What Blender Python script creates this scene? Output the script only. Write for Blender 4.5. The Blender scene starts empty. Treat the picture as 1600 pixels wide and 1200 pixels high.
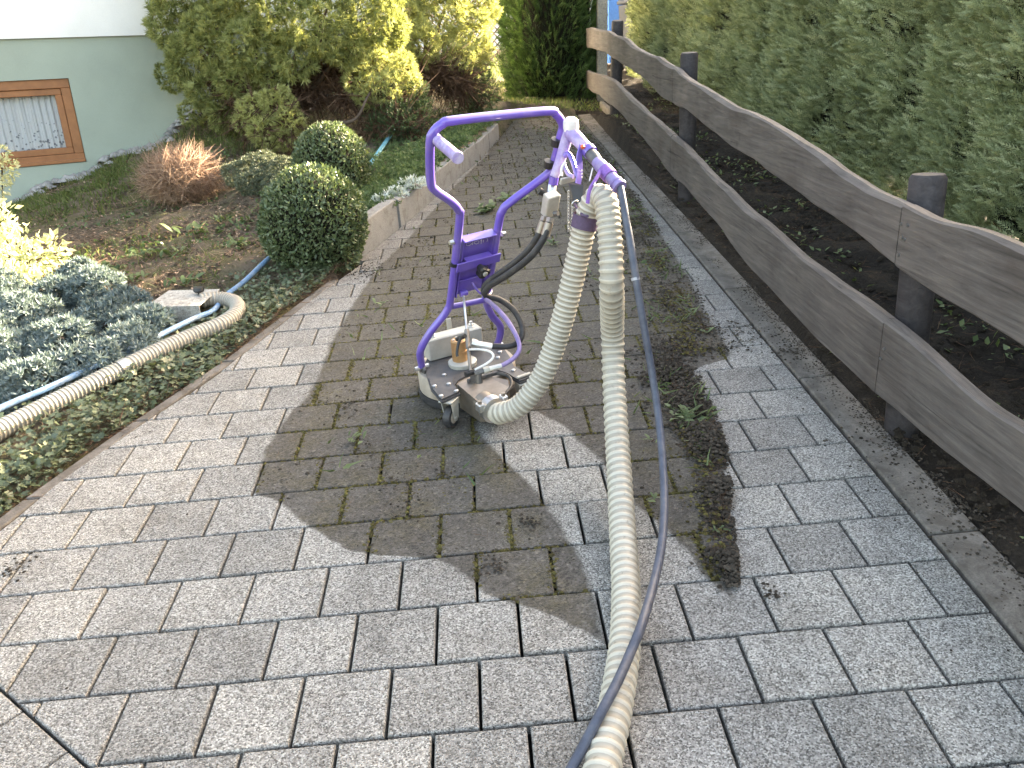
import bpy, math, random
import numpy as np
from mathutils import Vector, Matrix

random.seed(7)
RNG = np.random.default_rng(11)
scene = bpy.context.scene
C = scene.collection
R = math.radians

# ---------------------------------------------------------------- survey of the place
# The paving is one tilted plane (20 cm pavers).  Paving coordinates (x right, y away, z off the paving)
# turn into world coordinates (z = true up) with PL.
PLM = np.array([[0.9992871799917166, 0.0, -0.03775091924976755],
                [-0.002574834321606113, 0.9976712680968485, -0.06815725230848518],
                [0.037663007479737325, 0.06820587081788657, 0.9969601080552596]])
CAMR = np.array([[0.9960036498192995, -0.05481395240028232, -0.07051354599574386],
                 [-0.08734818361820441, -0.4331596175649548, -0.8970747129027673],
                 [0.018628589995883953, 0.8996489183749633, -0.43621645922812613]])
CAMP = np.array([0.89495949, -1.29080024, 1.4177977])
FPX = 1326.96
PL4 = Matrix([list(PLM[i]) + [0] for i in range(3)] + [[0, 0, 0, 1]])


def PW(x, y, z=0.0):
    return PLM @ np.array([x, y, z], float)


def ray(u, v):
    return CAMR.T @ np.array([(u - 800) / FPX, (v - 600) / FPX, 1.0])


def at(u, v, d):                      # survey point: sight line and distance -> paving coordinates
    return CAMP + ray(u, v) * d


def gp(u, v, z=0.0):                  # survey point at height z over the paving
    d = ray(u, v)
    return CAMP + d * ((z - CAMP[2]) / d[2])


def zp(x, y):
    return (0.03775 * x + 0.06816 * y) / 0.99696


# ---------------------------------------------------------------- camera, sky, sun, exposure
cam = bpy.data.cameras.new("camera")
camo = bpy.data.objects.new("camera", cam)
C.objects.link(camo)
axx, axy, axz = PLM @ CAMR[0], PLM @ (-CAMR[1]), PLM @ (-CAMR[2])
cp = PLM @ CAMP
camo.matrix_world = Matrix([[axx[i], axy[i], axz[i], cp[i]] for i in range(3)] + [[0, 0, 0, 1]])
cam.sensor_width = 36.0
cam.lens = 36.0 * FPX / 1600.0
cam.clip_start = 0.05
cam.clip_end = 400
scene.camera = camo

SUN_AZ = 52.0       # degrees from +Y towards +X
SUN_EL = 19.5
w = bpy.data.worlds.new("World")
scene.world = w
w.use_nodes = True
nt = w.node_tree
sky = nt.nodes.new("ShaderNodeTexSky")
sky.sky_type = 'NISHITA'
sky.sun_disc = False
sky.sun_elevation = R(SUN_EL)
sky.sun_rotation = R(SUN_AZ)
sky.air_density = 1.0
sky.dust_density = 4.0
sky.ozone_density = 0.6
bg = nt.nodes["Background"]
nt.links.new(sky.outputs[0], bg.inputs[0])
bg.inputs[1].default_value = 0.10
sl = bpy.data.lights.new("sun", 'SUN')
sl.energy = 5.0
sl.angle = R(0.5)
sl.color = (1.0, 0.93, 0.82)
so = bpy.data.objects.new("sun", sl)
C.objects.link(so)
SUNV = Vector((math.sin(R(SUN_AZ)) * math.cos(R(SUN_EL)), math.cos(R(SUN_AZ)) * math.cos(R(SUN_EL)), math.sin(R(SUN_EL))))
so.rotation_euler = SUNV.to_track_quat('Z', 'Y').to_euler()
so.location = (6, 8, 6)
scene.view_settings.view_transform = 'Standard'
scene.view_settings.look = 'None'
scene.view_settings.gamma = 1.0
scene.view_settings.use_curve_mapping = False
scene.view_settings.exposure = 3.7
scene.view_settings.use_white_balance = True
scene.view_settings.white_balance_temperature = 8000
scene.view_settings.white_balance_tint = 10
try:
    scene.cycles.use_denoising = True
    scene.cycles.max_bounces = 8
except Exception:
    pass


# ---------------------------------------------------------------- material helpers
class NT:
    def __init__(self, name):
        self.m = bpy.data.materials.new(name)
        self.m.use_nodes = True
        self.t = self.m.node_tree
        self.b = self.t.nodes["Principled BSDF"]
        self.out = self.t.nodes["Material Output"]

    def n(self, kind, **kw):
        nd = self.t.nodes.new(kind)
        for k, v in kw.items():
            if isinstance(k, str) and k.startswith('i_'):
                nd.inputs[int(k[2:])].default_value = v
            else:
                setattr(nd, k, v)
        return nd

    def l(self, a, b):
        self.t.links.new(a, b)

    def math(self, op, a, b=None, clamp=False):
        nd = self.t.nodes.new("ShaderNodeMath")
        nd.operation = op
        nd.use_clamp = clamp
        for i, v in enumerate((a, b)):
            if v is None:
                continue
            if isinstance(v, (int, float)):
                nd.inputs[i].default_value = v
            else:
                self.l(v, nd.inputs[i])
        return nd.outputs[0]

    def ramp(self, fac, stops, interp='LINEAR'):
        nd = self.t.nodes.new("ShaderNodeValToRGB")
        cr = nd.color_ramp
        cr.interpolation = interp
        while len(cr.elements) < len(stops):
            cr.elements.new(0.5)
        for e, (p, c) in zip(cr.elements, stops):
            e.position = p
            e.color = tuple(c) + (1,) if len(c) == 3 else c
        if fac is not None:
            self.l(fac, nd.inputs[0])
        return nd.outputs[0]

    def mix(self, fac, a, b, blend='MIX'):
        nd = self.t.nodes.new("ShaderNodeMix")
        nd.data_type = 'RGBA'
        nd.blend_type = blend
        for sock, v in ((nd.inputs[0], fac), (nd.inputs[6], a), (nd.inputs[7], b)):
            if isinstance(v, (int, float)):
                sock.default_value = v
            elif isinstance(v, (tuple, list)):
                sock.default_value = tuple(v) + (1,) if len(v) == 3 else v
            else:
                self.l(v, sock)
        return nd.outputs[2]

    def noise(self, vec, scale, detail=4, rough=0.6, dist=0.0):
        nd = self.t.nodes.new("ShaderNodeTexNoise")
        nd.inputs["Scale"].default_value = scale
        nd.inputs["Detail"].default_value = detail
        nd.inputs["Roughness"].default_value = rough
        nd.inputs["Distortion"].default_value = dist
        if vec is not None:
            self.l(vec, nd.inputs["Vector"])
        return nd.outputs["Fac"]

    def pos(self):
        return self.n("ShaderNodeNewGeometry").outputs["Position"]

    def objco(self):
        return self.n("ShaderNodeTexCoord").outputs["Object"]

    def bump(self, h, strength=0.3, dist=0.002):
        nd = self.n("ShaderNodeBump")
        nd.inputs["Strength"].default_value = strength
        nd.inputs["Distance"].default_value = dist
        self.l(h, nd.inputs["Height"])
        self.l(nd.outputs[0], self.b.inputs["Normal"])

    def col(self, c):
        if isinstance(c, (tuple, list)):
            self.b.inputs["Base Color"].default_value = tuple(c) + (1,)
        else:
            self.l(c, self.b.inputs["Base Color"])

    def rough(self, r):
        if isinstance(r, (int, float)):
            self.b.inputs["Roughness"].default_value = r
        else:
            self.l(r, self.b.inputs["Roughness"])


def simple(name, base, rough=0.5, metal=0.0, var=0.25, scale=40, dirt=None, dirt_amt=0.5, bump=0.0, space='obj', spec=0.5):
    a = NT(name)
    co = a.objco() if space == 'obj' else a.pos()
    f = a.noise(co, scale, 5, 0.65)
    lo = [c * (1 - var) for c in base]
    hi = [min(1, c * (1 + var)) for c in base]
    c = a.ramp(f, [(0.3, lo), (0.7, hi)])
    if dirt:
        g = a.noise(co, scale * 0.35, 6, 0.7, 0.4)
        g = a.math('MULTIPLY', a.ramp(g, [(0.45, (0, 0, 0)), (0.7, (1, 1, 1))]), dirt_amt)
        c = a.mix(g, c, dirt)
    a.col(c)
    a.rough(rough)
    a.b.inputs["Metallic"].default_value = metal
    a.b.inputs["Specular IOR Level"].default_value = spec
    if bump:
        a.bump(f, bump, 0.002)
    return a.m


def leafmat(name, stops, rough=0.55, trans=0.3, spec=0.35, tint=1.25, noise_scale=3.0, gain=1.45):
    stops = [(p_, tuple(min(.8, x * gain) for x in c_)) for p_, c_ in stops]
    a = NT(name)
    at_ = a.n("ShaderNodeAttribute")
    at_.attribute_name = "rnd"
    big = a.noise(a.pos(), noise_scale, 3, 0.5)
    f = a.math('ADD', a.math('MULTIPLY', at_.outputs["Fac"], 0.7), a.math('MULTIPLY', a.math('SUBTRACT', big, 0.35), 0.6), True)
    c = a.ramp(f, stops)
    a.col(c)
    a.rough(rough)
    a.b.inputs["Specular IOR Level"].default_value = spec
    tr = a.n("ShaderNodeBsdfTranslucent")
    tc = a.mix(1.0, c, (tint, tint, tint * 0.7), 'MULTIPLY')
    a.l(tc, tr.inputs[0])
    mx = a.n("ShaderNodeMixShader")
    mx.inputs[0].default_value = trans
    a.l(a.b.outputs[0], mx.inputs[1])
    a.l(tr.outputs[0], mx.inputs[2])
    a.l(mx.outputs[0], a.out.inputs[0])
    return a.m


# ---------------------------------------------------------------- mesh helpers
def link(o, parent=None):
    C.objects.link(o)
    if parent is not None:
        o.parent = parent
    return o


def tag(o, label=None, cat=None, group=None, kind=None):
    if label:
        o['label'] = label
    if cat:
        o['category'] = cat
    if group:
        o['group'] = group
    if kind:
        o['kind'] = kind
    return o


def empty(name, loc=(0, 0, 0), plane=False):
    o = bpy.data.objects.new(name, None)
    C.objects.link(o)
    o.empty_display_size = 0.1
    if plane:
        o.matrix_world = Matrix.Translation(Vector(PW(*loc))) @ PL4
    else:
        o.location = loc
    return o


def fastmesh(name, V, F, mat, rnd=None, smooth=False):
    """V (n,3) array, F (m,k) array of one face size."""
    me = bpy.data.meshes.new(name)
    V = np.ascontiguousarray(V, np.float32)
    F = np.ascontiguousarray(F, np.int32)
    m, k = F.shape
    me.vertices.add(len(V))
    me.vertices.foreach_set("co", V.ravel())
    me.loops.add(m * k)
    me.loops.foreach_set("vertex_index", F.ravel())
    me.polygons.add(m)
    me.polygons.foreach_set("loop_start", np.arange(m, dtype=np.int32) * k)
    if smooth:
        me.polygons.foreach_set("use_smooth", np.ones(m, bool))
    if rnd is not None:
        a = me.attributes.new("rnd", 'FLOAT', 'FACE')
        a.data.foreach_set("value", np.ascontiguousarray(rnd, np.float32))
    me.update(calc_edges=True)
    me.materials.append(mat)
    return me


class MB:
    def __init__(self):
        self.v, self.f, self.s = [], [], []

    def add(self, vs, fs, smooth=False):
        o = len(self.v)
        self.v += [tuple(map(float, p)) for p in vs]
        self.f += [tuple(i + o for i in f) for f in fs]
        self.s += [smooth] * len(fs)
        return self

    def box(self, c, s, rot=None, bev=0.0):
        hx, hy, hz = s[0] / 2, s[1] / 2, s[2] / 2
        b = min(bev, hx * .45, hy * .45, hz * .45)
        P = []
        if b > 0:
            for sx in (-1, 1):
                for sy in (-1, 1):
                    for sz in (-1, 1):
                        P += [(sx * (hx - b), sy * (hy - b), sz * hz), (sx * (hx - b), sy * hy, sz * (hz - b)), (sx * hx, sy * (hy - b), sz * (hz - b))]
            idx = lambda sx, sy, sz, k: ((sx * 4 + sy * 2 + sz) * 3 + k)
            F = []
            q = [(0, 0), (1, 0), (1, 1), (0, 1)]
            F.append([idx(a, b_, 1, 0) for a, b_ in q]); F.append([idx(a, b_, 0, 0) for a, b_ in q][::-1])
            F.append([idx(a, 0, c_, 1) for a, c_ in q]); F.append([idx(a, 1, c_, 1) for a, c_ in q][::-1])
            F.append([idx(1, a, c_, 2) for a, c_ in q]); F.append([idx(0, a, c_, 2) for a, c_ in q][::-1])
            for a in (0, 1):
                for b_ in (0, 1):
                    F.append([idx(0, a, b_, 0), idx(1, a, b_, 0), idx(1, a, b_, 1), idx(0, a, b_, 1)])
                    F.append([idx(a, 0, b_, 0), idx(a, 1, b_, 0), idx(a, 1, b_, 2), idx(a, 0, b_, 2)])
                    F.append([idx(a, b_, 0, 1), idx(a, b_, 1, 1), idx(a, b_, 1, 2), idx(a, b_, 0, 2)])
                    for c_ in (0, 1):
                        F.append([idx(a, b_, c_, 0), idx(a, b_, c_, 1), idx(a, b_, c_, 2)])
        else:
            P = [(sx * hx, sy * hy, sz * hz) for sx in (-1, 1) for sy in (-1, 1) for sz in (-1, 1)]
            F = [(0, 1, 3, 2), (4, 6, 7, 5), (0, 4, 5, 1), (2, 3, 7, 6), (0, 2, 6, 4), (1, 5, 7, 3)]
        P = np.array(P)
        if rot is not None:
            P = P @ np.array(rot).T
        self.add(P + np.array(c), F)
        return self

    def tube(self, pts, r, n=10, caps=True, smooth=True, rr=None):
        pts = np.array(pts, float)
        V, F = tube_arrays(pts, r if rr is None else rr, n)
        fs = [tuple(f) for f in F]
        if caps:
            fs.append(tuple(range(n))[::-1])
            fs.append(tuple(range(len(V) - n, len(V))))
        self.add(V, fs, smooth)
        return self

    def cyl(self, a, b, r, n=16, r2=None):
        return self.tube([a, b], r, n, rr=[r, r if r2 is None else r2])

    def lathe(self, prof, c=(0, 0, 0), n=24, axis=None):
        rings = []
        for rad, z in prof:
            rings += [(rad * math.cos(2 * math.pi * k / n), rad * math.sin(2 * math.pi * k / n), z) for k in range(n)]
        P = np.array(rings)
        if axis is not None:
            q = Vector((0, 0, 1)).rotation_difference(Vector(axis)).to_matrix()
            P = P @ np.array(q).T
        F = []
        for i in range(len(prof) - 1):
            for k in range(n):
                F.append((i * n + k, i * n + (k + 1) % n, (i + 1) * n + (k + 1) % n, (i + 1) * n + k))
        F.append(tuple(range(n))[::-1])
        F.append(tuple(range((len(prof) - 1) * n, len(prof) * n)))
        return self.add(P + np.array(c), F, True)

    def prism(self, poly, z0, z1):
        n = len(poly)
        V = [(p[0], p[1], z0) for p in poly] + [(p[0], p[1], z1) for p in poly]
        F = [tuple(range(n))[::-1], tuple(range(n, 2 * n))] + [(i, (i + 1) % n, n + (i + 1) % n, n + i) for i in range(n)]
        return self.add(V, F)

    def build(self, name, mat, parent=None, auto=True):
        me = bpy.data.meshes.new(name)
        me.from_pydata(self.v, [], self.f)
        me.polygons.foreach_set("use_smooth", self.s)
        me.update()
        me.materials.append(mat)
        if auto and any(self.s):
            try:
                me.set_sharp_from_angle(angle=R(40))
            except Exception:
                pass
        return link(bpy.data.objects.new(name, me), parent)


def tube_arrays(pts, r, n=10):
    m = len(pts)
    r = np.broadcast_to(np.asarray(r, float), (m,))
    T = np.gradient(pts, axis=0)
    T /= np.linalg.norm(T, axis=1)[:, None] + 1e-12
    up = np.array([0, 0, 1.0]) if abs(T[0][2]) < 0.9 else np.array([1.0, 0, 0])
    N = np.cross(T[0], up); N /= np.linalg.norm(N)
    V = []
    ang = np.arange(n) * 2 * math.pi / n
    for i in range(m):
        N = N - T[i] * (N @ T[i]); N /= np.linalg.norm(N)
        B = np.cross(T[i], N)
        V.append(pts[i] + r[i] * (np.cos(ang)[:, None] * N + np.sin(ang)[:, None] * B))
    V = np.concatenate(V)
    k = np.arange(n)
    F = np.concatenate([np.c_[i * n + k, i * n + (k + 1) % n, (i + 1) * n + (k + 1) % n, (i + 1) * n + k] for i in range(m - 1)])
    return V, F


def spline(pts, step=0.01):
    P = np.array(pts, float)
    P = np.vstack([2 * P[0] - P[1], P, 2 * P[-1] - P[-2]])
    out = []
    for i in range(1, len(P) - 2):
        p0, p1, p2, p3 = P[i - 1:i + 3]
        n = max(2, int(np.linalg.norm(p2 - p1) / step))
        t = np.linspace(0, 1, n, endpoint=False)[:, None]
        out.append(0.5 * ((2 * p1) + (-p0 + p2) * t + (2 * p0 - 5 * p1 + 4 * p2 - p3) * t ** 2 + (-p0 + 3 * p1 - 3 * p2 + p3) * t ** 3))
    out.append(P[-2][None])
    return np.concatenate(out)


def resample(P, step):
    d = np.r_[0, np.cumsum(np.linalg.norm(np.diff(P, axis=0), axis=1))]
    s = np.arange(0, d[-1], step)
    return np.c_[[np.interp(s, d, P[:, k]) for k in range(3)]].T, s


def rand_rot(n, fwd, roll=None):
    """n rotation matrices whose local X looks along fwd (n,3) with a random roll."""
    f = fwd / (np.linalg.norm(fwd, axis=1)[:, None] + 1e-9)
    a = RNG.normal(size=(n, 3)) if roll is None else roll
    s = np.cross(f, a); s /= np.linalg.norm(s, axis=1)[:, None] + 1e-9
    u = np.cross(s, f)
    return np.stack([f, s, u], axis=2)


def scatter(tv, tf, pos, fwd, size, roll=None):
    n = len(pos)
    Rm = rand_rot(n, fwd, roll)
    V = np.einsum('nij,kj->nki', Rm, tv) * np.asarray(size).reshape(-1, 1, 1) + pos[:, None, :]
    F = tf[None] + (np.arange(n) * len(tv))[:, None, None]
    return V.reshape(-1, 3), F.reshape(-1, tf.shape[1]), np.repeat(RNG.random(n), len(tf))


def joinarr(parts):
    V, F, Q = [], [], []
    o = 0
    for v, f, q in parts:
        V.append(v); F.append(f + o); Q.append(q)
        o += len(v)
    return np.concatenate(V), np.concatenate(F), np.concatenate(Q)


def foliage(name, parts, mat, parent=None):
    V, F, Q = joinarr(parts)
    return link(bpy.data.objects.new(name, fastmesh(name, V, F, mat, Q)), parent)


# leaf templates (local X = growth direction, Y = across, Z = leaf normal)
def tmpl_spray():
    V, F = [], []
    def tri(a, b, c):
        o = len(V); V.extend([a, b, c]); F.append((o, o + 1, o + 2))
    for t, L in ((0.06, .30), (.26, .33), (.46, .28), (.64, .22), (.8, .15)):
        for s in (-1, 1):
            dx, dy = L * .80, s * L * .66
            w = .075
            tri((t - w * .5, 0, 0), (t + w * .9, 0, 0), (t + dx, dy, .05 * L))
            
    tri((0, -.02, 0), (0, .02, 0), (1.0, 0, .06))
    tri((.8, -.05, 0), (.8, .05, 0), (1.05, 0, .06))
    return np.array(V, float), np.array(F)


def tmpl_tuft(n=14, spread=1.0, w=.07, seed=1):
    g = np.random.default_rng(seed)
    V, F = [], []
    for k in range(n):
        d = g.normal(size=3) * spread; d[0] = abs(d[0]) + .35
        d /= np.linalg.norm(d); L = g.uniform(.55, 1.0)
        s = np.cross(d, g.normal(size=3)); s /= np.linalg.norm(s)
        o = len(V)
        b = d * .05
        V += [b - s * w, b + s * w, d * L]
        F.append((o, o + 1, o + 2))
    return np.array(V), np.array(F)


def tmpl_needle_branch(n=22, seed=3):
    """a shoot with needles along it"""
    g = np.random.default_rng(seed)
    V, F = [], []
    for k in range(n):
        t = k / n
        a = g.uniform(0, 2 * math.pi)
        d = np.array([.55, math.cos(a), math.sin(a)]); d /= np.linalg.norm(d)
        L = .33 * (1 - .55 * t)
        s = np.cross(d, g.normal(size=3)); s /= np.linalg.norm(s)
        b = np.array([t * .85, 0, 0]); o = len(V)
        V += [b - s * .028, b + s * .028, b + d * L]
        F.append((o, o + 1, o + 2))
    return np.array(V), np.array(F)


LEAF = (np.array([[0, 0, 0], [.45, .24, .05], [1, 0, -.03], [.45, -.24, .05], [.5, 0, -.03]], float),
        np.array([[0, 4, 1], [1, 4, 2], [0, 3, 4], [4, 3, 2]]))
IVY = (np.array([[0, 0, 0], [.05, .38, .04], [.32, .24, 0], [.5, .55, .02], [.62, .2, 0], [1, 0, -.06], [.62, -.2, 0], [.5, -.55, .02], [.32, -.24, 0], [.05, -.38, .04], [.4, 0, -.04]], float),
       np.array([[10, 0, 1], [10, 1, 2], [10, 2, 3], [10, 3, 4], [10, 4, 5], [10, 5, 6], [10, 6, 7], [10, 7, 8], [10, 8, 9], [10, 9, 0]]))
BLADE = (np.array([[0, -.06, 0], [0, .06, 0], [.5, .045, .04], [.5, -.045, .04], [1, 0, .2]], float), np.array([[0, 1, 2], [0, 2, 3], [3, 2, 4]]))
TWIG = (np.array([[0, -.012, -.008], [0, .012, -.008], [0, 0, .012], [1, 0, 0], [.5, .03, .05], [.5, .05, .045]], float),
        np.array([[0, 1, 3], [1, 2, 3], [2, 0, 3], [0, 4, 5]]))
LONGLEAF = (np.array([[0, -.03, 0], [0, .03, 0], [.4, .16, .12], [.4, -.16, .12], [.75, .13, .16], [.75, -.13, .16], [1, 0, .08]], float),
            np.array([[0, 1, 2], [0, 2, 3], [3, 2, 4], [3, 4, 5], [5, 4, 6]]))
SPRAY = tmpl_spray()
TUFT = tmpl_tuft()
FATTUFT = tmpl_tuft(11, 1.1, .12, 5)
SHOOT = tmpl_needle_branch()


def blob_t(seed=2):
    g = np.random.default_rng(seed)
    V = np.array([[0, 0, 1.0], [1, 0, .1], [.3, .95, .1], [-.8, .6, .1], [-.8, -.6, .1], [.3, -.95, .1], [.5, .3, .75], [-.5, .2, .8], [0, -.6, .7]], float)
    V *= g.uniform(.75, 1.2, (9, 1))
    F = np.array([[6, 1, 2], [7, 2, 3], [7, 3, 4], [8, 4, 5], [8, 5, 1], [6, 2, 7], [7, 4, 8], [8, 1, 6], [0, 6, 7], [0, 7, 8], [0, 8, 6]])
    return V, F


BLOBS = [blob_t(s) for s in (2, 3, 4)]


def up_scatter(t, pos, size):
    """templates with local Z up and a random turn"""
    n = len(pos)
    a = RNG.random(n) * 2 * math.pi
    tv, tf = t
    c, s = np.cos(a), np.sin(a)
    x = tv[None, :, 0] * c[:, None] - tv[None, :, 1] * s[:, None]
    y = tv[None, :, 0] * s[:, None] + tv[None, :, 1] * c[:, None]
    z = np.broadcast_to(tv[None, :, 2], x.shape)
    V = np.stack([x, y, z], 2) * np.asarray(size).reshape(-1, 1, 1) * np.array([1, 1, .75]) + pos[:, None, :]
    F = tf[None] + (np.arange(n) * len(tv))[:, None, None]
    return V.reshape(-1, 3), F.reshape(-1, tf.shape[1]), np.repeat(RNG.random(n), len(tf))


# value noise for shapes
_perm = RNG.random((64, 64, 64)).astype(np.float32)


def vnoise(P, s):
    Q = np.asarray(P, float) * s
    i = np.floor(Q).astype(int); f = Q - i
    f = f * f * (3 - 2 * f)
    o = 0
    for dx in (0, 1):
        for dy in (0, 1):
            for dz in (0, 1):
                wgt = (f[:, 0] if dx else 1 - f[:, 0]) * (f[:, 1] if dy else 1 - f[:, 1]) * (f[:, 2] if dz else 1 - f[:, 2])
                o = o + wgt * _perm[(i[:, 0] + dx) & 63, (i[:, 1] + dy) & 63, (i[:, 2] + dz) & 63]
    return o


# ---------------------------------------------------------------- outlines of the place (paving coordinates)
EY = np.array([-6, -1.0, 0.0, 0.4, .996, 1.174, 1.37, 1.593, 1.894, 2.371, 2.876, 3.279, 3.471, 4.063, 4.737, 6.023, 6.991, 8.2, 9.0])
EX = np.array([-3.2, -1.25, -.98, -.86, -.682, -.642, -.572, -.48, -.339, -.182, -.029, .119, .195, .375, .56, .925, 1.134, 1.36, 1.5])
RIGHT = 2.0
PATH_END = 8.0


def edge(y):
    return np.interp(y, EY, EX)


# dirt film still lying on the uncleaned pavers: X limits as functions of Y
L1 = [(.0, 1.3), (.213, 1.094), (.315, .992), (.374, .902), (.421, .824), (.49, .783), (.591, .706), (.626, .546), (.665, .445), (.828, .284), (.943, .205), (1.014, .101), (1.299, .083), (1.529, .118), (1.653, .157), (1.849, .181), (2.25, .186), (2.735, .232), (3.229, .301), (3.82, .445), (5.04, .70), (7.0, 1.18), (9, 1.6)]
R1 = [(.0, .9), (.2, 1.08), (.213, 1.094), (.396, 1.09), (.542, 1.076), (.663, 1.046), (.831, 1.007), (.966, .949), (1.093, .894), (1.207, .845), (1.302, .815), (1.40, .83), (1.42, 1.62), (1.552, 1.634), (1.635, 1.652), (1.691, 1.812), (1.814, 1.835), (2.174, 1.837), (2.6, 1.884), (3.8, 1.923), (5.85, 1.989), (7.4, 1.99), (9, 2.0)]
L2 = [(.0, 1.7), (.29, 1.44), (.418, 1.38), (.527, 1.365), (.635, 1.329), (.72, 1.283), (.864, 1.233), (1.039, 1.201), (1.152, 1.153), (1.271, 1.113), (1.41, 1.012), (1.5, 1.0), (9, 1.0)]
R2 = [(.0, 1.3), (.29, 1.42), (.538, 1.484), (.811, 1.55), (1.031, 1.597), (1.292, 1.63), (1.552, 1.634), (1.635, 1.652), (1.691, 1.812), (1.814, 1.835), (2.174, 1.837), (2.6, 1.884), (3.8, 1.923), (5.85, 1.989), (7.4, 1.99), (9, 2.0)]


def dirty(x, y, m=0.0):
    f = lambda T: np.interp(y, [t[0] for t in T], [t[1] for t in T])
    a = (x > f(L1) + m) & (x < f(R1) - m)
    b = (x > f(L2) + m) & (x < f(R2) - m)
    return (a | b) & (y > .2)


# ---------------------------------------------------------------- materials of the setting
def plane_xy(a):
    p = a.pos()
    out = []
    for k in (0, 1):
        d = a.n("ShaderNodeVectorMath", operation='DOT_PRODUCT')
        a.l(p, d.inputs[0])
        d.inputs[1].default_value = tuple(PLM[:, k])
        out.append(d.outputs["Value"])
    return p, out[0], out[1]


def curve(a, val, pts, ymax=9.0, xmax=3.0):
    nd = a.n("ShaderNodeFloatCurve")
    cu = nd.mapping.curves[0]
    P = [(t / ymax, x / xmax) for t, x in pts]
    while len(cu.points) < len(P):
        cu.points.new(0.5, 0.5)
    for q, (x, y) in zip(cu.points, P):
        q.location = (x, y)
        q.handle_type = 'VECTOR'
    nd.mapping.use_clip = False
    nd.mapping.update()
    a.l(a.math('DIVIDE', val, ymax), nd.inputs["Value"])
    return a.math('MULTIPLY', nd.outputs[0], xmax)


def sstep(a, v, w_):
    nd = a.n("ShaderNodeMapRange", interpolation_type='SMOOTHSTEP')
    nd.inputs["From Min"].default_value = -w_
    nd.inputs["From Max"].default_value = w_
    a.l(v, nd.inputs["Value"])
    return nd.outputs[0]


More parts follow.
